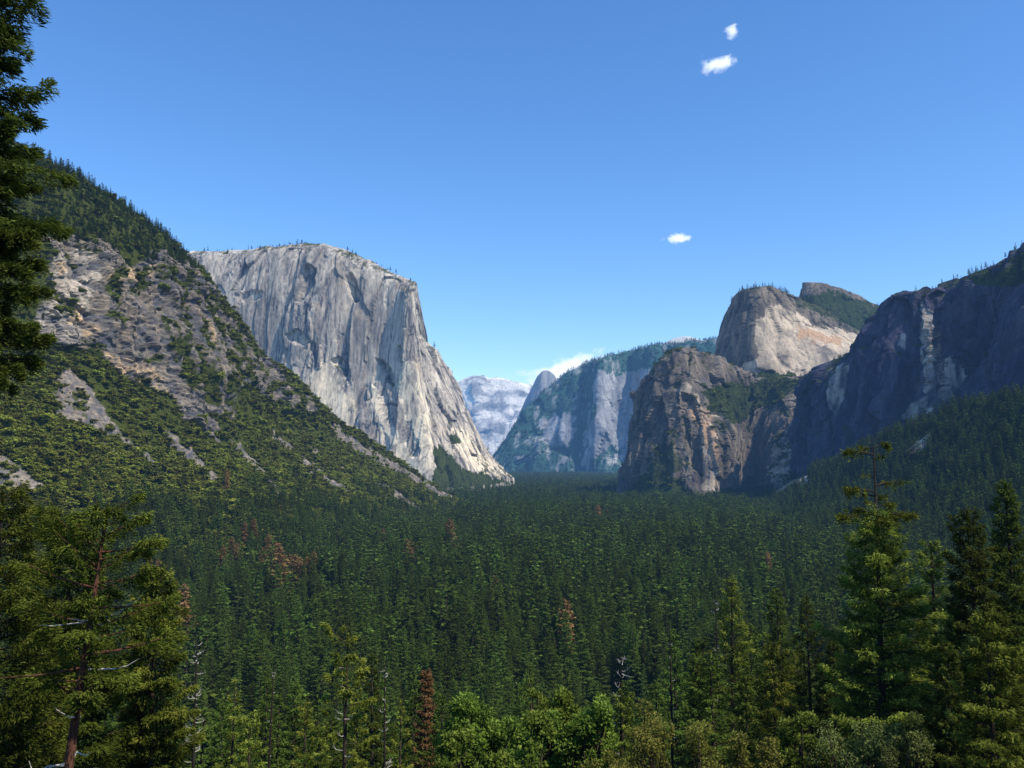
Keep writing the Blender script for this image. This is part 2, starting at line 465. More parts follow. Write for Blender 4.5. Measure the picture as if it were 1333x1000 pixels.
# --- upper cathedral far right behind
uc = [
 [(1060,470,4700),(1060,430,4700),(1058,400,4700),(1056,380,4700)],
 [(1040,470,4450),(1043,430,4460),(1044,400,4470),(1046,369,4480)],
 [(1060,470,4380),(1060,430,4400),(1060,400,4420),(1058,368,4450)],
 [(1085,470,4380),(1083,440,4400),(1081,405,4450),(1078,371,4500)],
 [(1110,470,4350),(1106,440,4400),(1104,410,4470),(1100,379,4560)],
 [(1130,470,4350),(1128,445,4400),(1126,415,4480),(1122,388,4600)],
 [(1160,480,4350),(1155,445,4420),(1150,425,4500),(1143,398,4640)],
 [(1190,500,4400),(1190,450,4500),(1185,430,4550),(1180,410,4700)],
]
def uc_paint(P, N, px, py, ex):
    veg = soft(px, py, [(1046,386),(1075,380),(1100,384),(1146,400),(1130,440),(1080,425),(1060,408),(1048,400)], P, 4, 40, 18)
    return {'pale': sm(0.1, .5, fbm(P / 40, 4, 3)) * .3, 'dark': ex['crack'] * .2, 'veg': veg}
LANDS['upper'] = land('rock_spire', uc, 7.0, cliff_disp(14, 7, 3, 4, 2.0, 1.0, 33), uc_paint, M_cath,
    'small farther rock top with a green wooded side, behind the bright slab peak', back=((40, 200, -30), (60, 1000, -400)))

# --- lower cathedral, in front
lc = [
 [(880,650,3500),(880,610,3500),(880,570,3500),(880,530,3500),(885,500,3500)],
 [(812,650,3080),(817,620,3090),(824,585,3100),(831,545,3110),(836,512,3130)],
 [(818,650,3000),(824,615,3020),(832,575,3040),(840,530,3060),(846,498,3090)],
 [(832,655,2920),(838,615,2950),(846,570,2970),(854,520,3000),(859,478,3050)],
 [(850,658,2860),(856,615,2890),(862,570,2920),(866,515,2960),(871,462,3020)],
 [(872,660,2820),(876,615,2850),(880,570,2880),(884,515,2930),(890,457,3010)],
 [(895,660,2790),(898,615,2820),(900,570,2850),(903,520,2910),(908,462,3020)],
 [(918,662,2780),(920,615,2810),(921,575,2840),(922,535,2900),(926,468,3060)],
 [(938,662,2790),(940,615,2820),(941,580,2850),(942,548,2900),(946,478,3110)],
 [(948,662,2830),(951,615,2860),(952,585,2890),(953,556,2940),(962,487,3170)],
 [(953,656,3060),(955,615,3090),(957,585,3110),(960,552,3150),(978,492,3280)],
 [(970,652,3150),(970,615,3180),(972,580,3200),(976,540,3240),(994,496,3340)],
 [(990,652,3130),(990,618,3160),(990,580,3180),(994,535,3230),(1010,498,3340)],
 [(1006,656,2880),(1008,622,2950),(1010,590,3040),(1014,530,3160),(1024,494,3300)],
 [(1024,656,2820),(1024,622,2900),(1024,590,3000),(1028,530,3120),(1038,492,3280)],
 [(1045,652,2850),(1045,615,2920),(1045,570,3000),(1048,530,3100),(1056,494,3280)],
 [(1080,650,3000),(1080,615,3050),(1080,570,3100),(1080,530,3150),(1084,500,3300)],
]
def lc_paint(P, N, px, py, ex):
    st = fbm(P / np.array([26, 26, 60.]), 5, 15)
    pale = np.maximum.reduce([soft(px, py, p, P, 4, 22, 24) for p in (
        [(876,512),(905,520),(914,560),(916,640),(934,640),(932,570),(920,535),(935,540),(945,550),(948,540),(920,520),(890,498)],
        [(1008,566),(1022,560),(1030,600),(1034,640),(1004,636),(1000,610)])])
    warm = soft(px, py, [(900,520),(926,545),(935,600),(925,605),(912,560),(895,535)], P, 4, 25, 26)
    veg = soft(px, py, [(916,508),(945,498),(975,500),(1000,492),(1045,496),(1020,520),(985,530),(965,552),(945,545),(926,534)], P, 4, 40, 28)
    veg = np.maximum(veg, soft(px, py, [(815,640),(850,610),(880,622),(905,648),(960,636),(975,618),(1000,640),(1010,665),(815,665)], P, 5, 40, 29))
    veg = np.maximum(veg, sm(0.48, 0.62, N[:, 2]) * sm(-.1, .2, fbm(P / 45, 4, 9)))
    veg = np.maximum(veg, soft(px, py, [(845,590),(880,575),(890,610),(850,640)], P, 8, 25, 30) * .8)
    return {'pale': pale * (0.5 + st), 'warm': warm * (0.5 + st), 'dark': sm(0.05, 0.45, -st) * 0.5 + ex['crack'] * .3, 'veg': veg}
LANDS['lower'] = land('rock_tower', lc, 3.4, cliff_disp(30, 15, 3.0, 6, 3.4, 0.8, 43, (([(886,512),(902,518),(912,545),(914,620),(900,610),(890,565)], 30), ([(856,530),(866,520),(872,560),(868,600),(858,590)], 18), ([(934,560),(942,556),(944,625),(936,625)], 16))), lc_paint, M_cath,
    'craggy brown granite tower with sunlit ribs rising from the valley trees', back=((60, 120, -6), (80, 500, -200)))

# --- right wall in shade
rw = [
 [(1100,640,3100),(1095,600,3100),(1090,560,3100),(1085,520,3100),(1080,500,3100)],
 [(1036,640,2620),(1038,605,2620),(1041,565,2620),(1046,520,2630),(1052,490,2640)],
 [(1046,640,2500),(1048,605,2510),(1052,565,2520),(1058,520,2530),(1066,480,2550)],
 [(1072,640,2420),(1074,600,2430),(1078,555,2440),(1083,505,2450),(1090,468,2480)],
 [(1100,635,2350),(1102,595,2360),(1106,545,2370),(1110,495,2390),(1114,448,2420)],
 [(1122,630,2300),(1124,590,2310),(1128,530,2320),(1132,470,2340),(1136,415,2370)],
 [(1140,630,2250),(1142,580,2260),(1145,520,2270),(1149,450,2290),(1153,390,2330)],
 [(1165,625,2210),(1165,570,2230),(1166,510,2240),(1168,440,2260),(1172,383,2300)],
 [(1192,620,2150),(1192,560,2170),(1193,500,2190),(1194,440,2220),(1196,382,2270)],
 [(1216,615,2040),(1214,560,2070),(1212,500,2110),(1211,440,2150),(1210,382,2250)],
 [(1226,612,2060),(1225,560,2100),(1224,500,2150),(1222,440,2200),(1220,376,2300)],
 [(1246,608,2130),(1246,550,2150),(1246,490,2180),(1246,430,2210),(1246,368,2270)],
 [(1270,600,2060),(1270,545,2080),(1270,485,2100),(1268,420,2130),(1266,361,2180)],
 [(1298,590,1990),(1298,540,2010),(1298,480,2030),(1296,410,2060),(1292,354,2120)],
 [(1330,580,1920),(1330,530,1940),(1330,470,1960),(1326,395,1990),(1320,337,2060)],
 [(1380,560,1840),(1380,510,1860),(1380,440,1880),(1376,360,1920),(1370,300,2000)],
 [(1500,530,1720),(1500,460,1740),(1500,380,1760),(1496,300,1800),(1490,230,1900)],
]
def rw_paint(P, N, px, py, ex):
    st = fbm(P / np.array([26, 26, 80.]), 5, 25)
    pale = np.maximum.reduce([soft(px, py, p, P, 3, 22, 34) for p in (  # sunlight on ribs and blocks, painted as paler rock
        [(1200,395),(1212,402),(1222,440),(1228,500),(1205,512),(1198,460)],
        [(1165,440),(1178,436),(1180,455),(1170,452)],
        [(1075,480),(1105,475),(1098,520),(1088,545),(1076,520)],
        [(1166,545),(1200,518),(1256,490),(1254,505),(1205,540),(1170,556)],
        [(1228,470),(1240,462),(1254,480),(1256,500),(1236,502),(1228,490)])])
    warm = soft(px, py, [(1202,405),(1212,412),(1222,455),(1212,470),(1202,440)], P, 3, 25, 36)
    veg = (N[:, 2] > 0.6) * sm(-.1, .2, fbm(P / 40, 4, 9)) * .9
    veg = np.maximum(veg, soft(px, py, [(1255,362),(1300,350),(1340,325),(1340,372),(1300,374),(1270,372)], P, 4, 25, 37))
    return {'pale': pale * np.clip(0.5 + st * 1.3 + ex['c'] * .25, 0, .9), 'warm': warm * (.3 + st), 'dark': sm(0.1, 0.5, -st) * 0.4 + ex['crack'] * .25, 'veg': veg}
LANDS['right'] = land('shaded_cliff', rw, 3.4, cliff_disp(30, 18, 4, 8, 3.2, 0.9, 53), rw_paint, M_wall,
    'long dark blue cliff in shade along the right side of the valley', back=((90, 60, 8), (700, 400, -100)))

# --- Sentinel ridge far in the middle
sr = [
 [(625,622,8600),(625,620,8600),(626,618,8600),(627,616,8650)],
 [(640,624,8300),(642,608,8350),(644,596,8420),(648,582,8500)],
 [(662,624,8100),(664,604,8180),(668,580,8280),(674,550,8450)],
 [(690,624,8000),(694,596,8100),(700,565,8200),(704,517,8450)],
 [(715,624,7900),(720,592,8000),(726,555,8100),(730,493,8350)],
 [(740,624,7850),(745,590,7950),(750,555,8000),(750,482,8300)],
 [(756,624,7850),(758,590,7950),(762,545,8050),(768,474,8280)],
 [(772,624,7700),(774,585,7750),(777,530,7800),(780,470,7950)],
 [(800,624,7600),(798,590,7750),(796,535,7850),(800,463,8050)],
 [(825,624,7650),(824,590,7850),(822,530,7950),(822,458,8150)],
 [(845,624,7400),(845,590,7500),(848,530,7600),(848,452,7900)],
 [(880,624,7300),(880,580,7400),(880,520,7500),(872,449,7800)],
 [(920,624,7200),(920,580,7300),(920,520,7400),(905,446,7700)],
 [(960,624,7100),(960,580,7200),(960,520,7300),(945,441,7600)],
 [(1050,624,7000),(1050,580,7100),(1050,520,7200),(1050,430,7500)],
]
def sr_paint(P, N, px, py, ex):
    st = fbm(P / np.array([60, 60, 180.]), 5, 45)
    rockp = np.maximum.reduce([soft(px, py, p, P, 5, 70, 44) for p in (
        [(700,545),(745,538),(752,560),(735,585),(705,575)],
        [(776,480),(800,486),(835,480),(860,500),(845,590),(800,580),(770,600),(758,570),(775,540)],
        [(670,592),(690,595),(686,605),(670,602)], [(790,600),(815,585),(822,592),(800,606)])])
    rockp = np.maximum(rockp, sm(0.1, 0.4, st) * .6)
    veg = (1 - rockp) 
    return {'pale': sm(0, .5, st) * .4 , 'dark': sm(.1, .5, -st) * .4, 'veg': veg}
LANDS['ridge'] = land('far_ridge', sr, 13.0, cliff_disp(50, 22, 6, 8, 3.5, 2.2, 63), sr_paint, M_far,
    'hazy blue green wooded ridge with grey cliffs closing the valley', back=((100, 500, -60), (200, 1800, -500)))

def dome_paint(P, N, px, py, ex):
    return {'pale': np.full(len(P), .55) + fbm(P / 100, 3, 3) * .3, 'dark': sm(.1, .5, fbm(P / 60, 4, 2)) * .2}
LANDS['sdome'] = land('bare_dome', [
 [(850,470,9400),(850,462,9420),(852,455,9450)],[(868,470,9200),(868,455,9250),(870,445,9300)],[(880,470,9100),(880,452,9180),(882,440,9300)],
 [(895,470,9100),(895,452,9180),(895,438,9300)],[(908,470,9100),(908,452,9180),(907,441,9300)],[(925,470,9200),(925,456,9250),(922,448,9350)],[(940,470,9400),(940,460,9450),(938,455,9500)]],
 14, cliff_disp(8, 6, 3, 2, 1.0, 2.0, 71), dome_paint, M_far, 'small bald pale dome showing above the wooded ridge')

# --- Half Dome and the pale ridge at the end of the valley
def hd_paint(P, N, px, py, ex):
    q = P.copy(); q[:, 2] /= 5
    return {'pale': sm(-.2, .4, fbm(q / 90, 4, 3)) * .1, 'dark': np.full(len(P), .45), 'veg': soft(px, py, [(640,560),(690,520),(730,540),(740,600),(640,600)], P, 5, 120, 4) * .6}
LANDS['half'] = land('split_dome', [
 [(700,600,14200),(697,560,14200),(697,530,14200),(698,512,14200)],
 [(655,600,13300),(664,570,13400),(674,545,13450),(682,527,13500)],
 [(668,600,13200),(676,565,13250),(684,535,13300),(690,510,13350)],
 [(685,600,13100),(689,560,13150),(694,525,13200),(699,492,13250)],
 [(700,600,13000),(702,560,13100),(704,520,13150),(706,484,13200)],
 [(714,600,13050),(714,560,13200),(714,520,13300),(713,484,13450)],
 [(728,600,13150),(726,560,13300),(724,525,13450),(721,489,13650)],
 [(742,600,13400),(740,560,13600),(736,530,13700),(727,499,13900)],
 [(760,600,13700),(758,570,13900),(752,540,14000),(738,520,14200)]],
 22, cliff_disp(16, 8, 4, 3, 4.0, 3.0, 81), hd_paint, M_far, 'blue half dome with a sheer face rising behind the far ridge')

def cr_paint(P, N, px, py, ex):
    st = fbm(P / 260, 5, 45); s2 = fbm(P / np.array([700, 700, 150.]), 4, 5)
    return {'pale': sm(-.25, .25, st + s2 * .6), 'veg': sm(.2, .5, -st - s2 * .5 + (py - 560) / 120) * .6, 'dark': sm(.05, .4, -st) * .25}
LANDS['snowy'] = land('pale_mountain', [
 [(560,620,17500),(560,590,17600),(562,550,17800),(565,515,18200)],
 [(590,620,16500),(590,585,16700),(592,540,16900),(592,503,17300)],
 [(605,620,16200),(605,580,16400),(605,540,16700),(604,496,17100)],
 [(618,620,16000),(618,580,16300),(618,535,16600),(618,492,17000)],
 [(634,620,16000),(634,580,16300),(634,535,16600),(632,495,17000)],
 [(650,620,16000),(650,580,16300),(650,535,16600),(648,494,17000)],
 [(668,620,16000),(668,580,16300),(668,540,16600),(664,499,17000)],
 [(690,620,16000),(690,580,16300),(690,545,16600),(684,504,17000)],
 [(720,620,16300),(720,580,16500),(720,550,16800),(712,510,17200)],
 [(780,620,16800),(780,590,17000),(780,560,17300),(775,530,17700)]],
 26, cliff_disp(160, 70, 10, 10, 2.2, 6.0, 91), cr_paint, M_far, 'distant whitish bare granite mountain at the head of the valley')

# --- left hill: cliffs, brush and scree
lh = [
 [(-420,900,500),(-400,700,700),(-400,540,800),(-400,420,850),(-400,250,950),(-400,60,1150)],
 [(-90,912,510),(-95,740,690),(-100,585,840),(-100,430,960),(-100,270,1010),(-100,120,1180)],
 [(50,866,600),(40,720,770),(30,560,950),(28,440,1080),(34,310,1130),(34,196,1260)],
 [(100,852,650),(90,710,830),(80,570,1010),(76,455,1140),(84,314,1190),(72,216,1290)],
 [(150,833,710),(138,702,900),(130,585,1080),(126,478,1200),(126,322,1250),(106,236,1340)],
 [(205,812,780),(190,698,970),(178,592,1150),(172,505,1260),(160,330,1320),(142,260,1390)],
 [(260,790,860),(242,690,1050),(226,606,1220),(222,525,1320),(196,340,1380),(174,282,1440)],
 [(302,775,930),(285,683,1110),(266,612,1275),(258,550,1370),(228,348,1440),(212,312,1500)],
 [(340,758,1010),(325,678,1180),(305,622,1330),(290,575,1420),(256,388,1490),(242,338,1550)],
 [(375,748,1090),(355,676,1260),(336,628,1390),(318,590,1480),(292,440,1550),(268,364,1610)],
 [(405,738,1170),(385,675,1330),(364,630,1460),(345,592,1550),(320,490,1620),(302,408,1680)],
 [(432,726,1270),(412,672,1430),(393,632,1550),(375,598,1640),(352,528,1700),(336,455,1760)],
 [(462,716,1390),(442,670,1540),(424,634,1650),(404,604,1740),(388,556,1790),(374,486,1840)],
 [(490,706,1520),(475,667,1670),(456,638,1770),(440,612,1850),(424,580,1900),(410,524,1950)],
 [(520,697,1680),(506,667,1800),(490,642,1900),(474,620,1970),(460,594,2010),(448,556,2050)],
 [(546,689,1840),(534,663,1950),(520,645,2030),(508,626,2090),(496,608,2130),(486,578,2170)],
 [(570,681,2010),(560,664,2100),(547,650,2170),(537,637,2220),(528,624,2260),(520,603,2300)],
 [(590,677,2140),(582,668,2220),(572,657,2280),(563,647,2330),(556,638,2360),(552,625,2400)],
 [(612,672,2280),(606,668,2340),(600,664,2400),(594,660,2440),(590,656,2480),(586,647,2520)],
 [(640,668,2450),(636,667,2500),(632,665,2550),(628,664,2600),(624,663,2640),(620,661,2680)],
]
CLIFF = [(40,440),(60,312),(100,312),(128,322),(150,350),(165,352),(205,330),(240,345),(268,375),(300,420),(330,460),(372,492),(405,530),(392,548),(340,520),(318,500),(300,560),(268,562),(232,548),(222,522),(180,500),(130,474),(85,456)]
def lh_disp(P, N, px, py, U, V):
    rock = soft(px, py, CLIFF, P, 7, 45, 60)
    ex = {'rock': rock}
    # strata that dip to the right along the hill
    along = unit0([.28, .95, -.16]); nrm = unit0([.12, .15, .98]); acr = np.cross(along, nrm)
    w = fbm(P / 55, 3, 5)[:, None] * 9
    Q_ = P + w
    B = np.stack([Q_ @ along / 2.6, Q_ @ nrm, Q_ @ acr / 1.6], -1)
    c0, e0, t0 = cells(B / 26, 301); c1, e1, t1 = cells(B / 10.5, 302); c2, e2, t2 = cells(B / 4.6, 303)
    crack = (1 - sm(0, .1, e0)) + .8 * (1 - sm(0, .12, e1))
    big = ridged(P / np.array([110, 110, 200.]), 3, 304)
    H = N.copy(); H[:, 2] *= .5
    vg = ridged(np.stack([P[:, 0] * .35 + P[:, 1] * .94, 0 * P[:, 0], P[:, 2] * .18], -1) / 48 + w / 90, 3, 306)
    h = 15 * big + 14 * vg + 5 * (c0 + t0 * .7) + 3.4 * (c1 + t1 * .35) + 1.5 * (c2 + t2 * .5) - crack * 2.5
    gul = ridged(np.stack([P[:, 0] * .3 + P[:, 1] * .9, P[:, 0] * .2, P[:, 2] * .15], -1) / 90, 4, 8)
    smooth = fbm(P / 60, 4, 7)[:, None] * 7 * np.array([0, 0, 1.0]) + (gul * 8)[:, None] * np.array([.4, -.5, .6])
    d = H * (h * (rock * .95 + .04))[:, None] + smooth * (1 - rock * .5)[:, None]
    ex['crack'] = np.clip(crack, 0, 1); ex['lay'] = c1
    return d, ex
TALUS = [
 [(82,478),(100,490),(118,500),(130,522),(148,548),(168,572),(190,590),(206,604),(196,606),(170,590),(140,566),(118,558),(98,552),(72,545),(60,500)],
 [(215,560),(228,568),(262,600),(300,636),(292,636),(250,606),(222,580)], [(300,572),(312,580),(352,622),(380,650),(370,650),(330,612)], [(262,548),(270,552),(292,580),(284,578)],
 [(-10,588),(10,596),(32,612),(62,640),(30,642),(-10,636)],
 [(128,578),(138,580),(160,595),(150,598)], [(185,608),(205,616),(200,620)], [(232,610),(250,622),(245,626)],
 [(350,556),(372,574),(385,584),(376,586),(358,572)],
 [(428,548),(440,556),(470,578),(510,600),(560,628),(590,648),(575,650),(530,622),(480,596),(440,570)],
 [(388,594),(410,604),(440,628),(462,644),(448,644),(420,628),(395,608)],
 [(482,622),(500,630),(530,646),(548,664),(560,674),(544,672),(515,652),(490,634)],
 [(400,575),(420,590),(412,592)], [(340,606),(352,616),(346,618)], [(440,606),(452,612),(462,622),(450,618)]]
def lh_paint(P, N, px, py, ex):
    st = fbm(P / np.array([12, 12, 9.]), 5, 15)
    rock = ex['rock']
    st = st * .6 + ex['lay'] * .3
    bush = sm(0.05, 0.22, fbm(P / 26, 4, 90) - 0.10 + sm(230, 330, px) * 0.30 + sm(.25, .75, N[:, 2]) * .22 - .16 + .22 * soft(px, py, [(200,340),(240,350),(290,420),(280,520),(235,520),(215,420)], P, 8, 40, 91) + .30 * np.maximum(soft(px, py, [(128,350),(150,352),(230,350),(222,385),(180,380),(135,372)], P, 8, 30, 92), soft(px, py, [(232,470),(262,470),(310,500),(400,540),(300,562),(262,555),(236,520)], P, 8, 30, 93)))
    tal = np.maximum.reduce([soft(px, py, p, P, 3.5, 14, 64) for p in TALUS])
    tal = tal * (fbm(P / 11, 4, 66) > -0.36)
    warm = np.maximum.reduce([soft(px, py, p, P, 5, 25, 70) for p in (
        [(98,402),(122,412),(132,438),(112,440),(92,420)], [(130,462),(165,468),(205,478),(215,500),(222,520),(200,510),(160,490)],
        [(70,345),(86,340),(92,355),(78,362)], [(256,388),(270,410),(286,450),(280,450),(262,420)], [(165,500),(190,505),(222,528),(205,520)], [(140,355),(160,352),(205,345),(200,365),(150,372)])])
    pale = np.maximum(soft(px, py, [(40,330),(120,325),(132,360),(118,400),(100,450),(60,440),(38,400)], P, 6, 30, 72) * .8, warm * .3)
    pale = np.maximum(pale * (1 - tal), tal * .05)
    veg = np.where(rock > .5, bush, 1 - tal)
    grit = fbm(P / 5, 3, 61)
    return {'pale': pale * (0.8 + st), 'warm': warm * (0.8 + st) * .8, 'dark': tal * (.30 + 1.1 * grit) + (sm(-.1, 0.35, -st) * 0.6 + ex['crack'] * .45 + .16 * sm(150, 210, px) * (1 - tal)) * (1 - tal * .7), 'veg': veg,
            'talus': tal, 'rock': rock}
LANDS['left'] = land('left_hill', lh, 2.6, lh_disp, lh_paint, M_left,
    'steep left hillside with broken cliffs, grey scree and green brush', back=((-80, 60, -10), (-500, 300, -60)), backstep=30)

# --- right forested slope
rs = [
 [(945,652,3050),(948,650,3080),(952,649,3110),(955,648,3150)],
 [(985,672,2300),(992,658,2480),(1000,648,2650),(1005,642,2780)],
 [(1000,683,2000),(1015,662,2180),(1030,640,2320),(1038,622,2440)],
 [(1030,706,1540),(1055,672,1780),(1075,640,1960),(1090,606,2120)],
 [(1090,733,1230),(1115,686,1470),(1140,632,1700),(1156,575,1860)],
 [(1160,762,1010),(1190,704,1250),(1212,632,1500),(1230,545,1720)],
 [(1225,796,830),(1240,718,1100),(1255,634,1380),(1272,538,1640)],
 [(1290,833,700),(1292,740,950),(1298,640,1250),(1310,530,1560)],
 [(1400,880,580),(1390,760,830),(1385,640,1120),(1380,505,1480)],
 [(1600,950,450),(1580,790,700),(1560,640,980),(1550,480,1400)],
 [(1900,1000,380),(1850,800,600),(1830,640,850),(1800,440,1300)],
]
def rs_disp(P, N, px, py, U, V):
    return fbm(P / 90, 4, 7)[:, None] * 14 * np.array([0, 0, 1.0]), {}
RSC = [[(1186,582),(1200,570),(1212,562),(1212,572),(1196,590),(1184,592)], [(1178,583),(1183,582),(1184,590),(1178,590)], [(1000,640),(1050,618),(1052,628),(1010,650)]]
def rs_paint(P, N, px, py, ex):
    sc = np.maximum.reduce([soft(px, py, p, P, 2, 25, 164) for p in RSC])
    return {'veg': 1 - sc, 'pale': sc * .7, 'talus': sc}
LANDS['slope'] = land('right_slope', rs, 12.0, rs_disp, rs_paint, M_left,
    'steep slope dark with conifers under the shaded cliff', back=((120, 80, 10), (800, 500, 60)))

# ------------------------------------------------------------------ ground
def ground_z(x, y):
    s = np.clip(np.asarray(y, float) / 330.0, 0, 1)
    z = 148.3 * (1 - s) ** 1.3
    y_ = np.asarray(y, float)
    P = np.stack([np.asarray(x, float) / 60, y_ / 60, 0 * y_], -1).reshape(-1, 3)
    n = fbm(P, 3, 200).reshape(y_.shape)
    fade = sm(10, 80, y_)
    return z + n * 3.0 * fade

ys = np.concatenate([np.linspace(-300, 0, 8), np.arange(4, 400, 4), 400 * 1.02 ** np.arange(0, 265)])
xs_ = np.concatenate([-10 * 1.045 ** np.arange(210, 0, -1) - 0, np.arange(-10, 11, 5), 10 * 1.045 ** np.arange(1, 211)])
XX, YY = np.meshgrid(xs_, ys, indexing='ij')
ZZ = ground_z(XX, YY)
nu, nv = XX.shape
idx = np.arange(nu * nv).reshape(nu, nv)
Q = np.stack([idx[:-1, :-1], idx[1:, :-1], idx[1:, 1:], idx[:-1, 1:]], -1).reshape(-1, 4)
g = link('ground', mesh_from('ground', np.stack([XX, YY, ZZ], -1).reshape(-1, 3), Q, smooth=True), M_ground)
tag(g, 'forest floor falling from the overlook to the flat valley', 'ground', 'structure')

# ------------------------------------------------------------------ tree meshes
class MB:
    def __init__(s): s.V = []; s.Q = []; s.T = []; s.tone = []; s.n = 0
    def add(s, V, Q=None, T=None, tone=0.5):
        V = np.asarray(V, float)
        if Q is not None and len(Q): s.Q.append(np.asarray(Q) + s.n)
        if T is not None and len(T): s.T.append(np.asarray(T) + s.n)
        s.V.append(V); s.tone.append(np.broadcast_to(tone, (len(V),)).astype(float)); s.n += len(V)
    def mesh(s, name, smooth=False):
        return mesh_from(name, np.concatenate(s.V), np.concatenate(s.Q) if s.Q else None, np.concatenate(s.T) if s.T else None,
                         {'tone': np.clip(np.concatenate(s.tone), 0, 1)}, smooth)

def tube(mb, pts, rad, k=6, tone=0.5):
    pts = np.asarray(pts, float); n = len(pts)
    d = np.gradient(pts, axis=0); d /= np.linalg.norm(d, axis=1, keepdims=True) + 1e-9
    ref = np.array([0.0, 0, 1]) if abs(d[0, 2]) < 0.8 else np.array([1.0, 0, 0])
    a = np.cross(d, ref); a /= np.linalg.norm(a, axis=1, keepdims=True) + 1e-9
    b = np.cross(d, a)
    th = np.arange(k) / k * 2 * math.pi
    V = pts[:, None] + (a[:, None] * np.cos(th)[None, :, None] + b[:, None] * np.sin(th)[None, :, None]) * np.asarray(rad)[:, None, None]
    i = np.arange(n - 1)[:, None] * k; j = np.arange(k)[None]; j2 = (j + 1) % k
    Qs = np.stack([i + j, i + j2, i + k + j2, i + k + j], -1).reshape(-1, 4)
    mb.add(V.reshape(-1, 3), Qs, tone=tone)

def unit(v): return v / np.maximum(np.linalg.norm(v, axis=-1, keepdims=True), 1e-9)

def leaves(mb, B, D, L, Wd, tone, rng, upj=0.5, out=None):
    """one small diamond leaf or needle spray per base point"""
    n = len(B)
    up = unit(np.array([0, 0, 1.0]) + (0 if out is None else out) + rng.normal(0, upj, (n, 3)))
    S = unit(np.cross(D, up)) * (np.asarray(Wd) / 2).reshape(-1, 1)
    L = np.asarray(L).reshape(-1, 1)
    mid = B + D * L * 0.45 + up * L * 0.06
    V = np.stack([B, mid + S, B + D * L, mid - S], 1).reshape(-1, 3)
    Qs = np.arange(n * 4).reshape(n, 4)
    mb.add(V, Qs, tone=np.repeat(tone, 4))

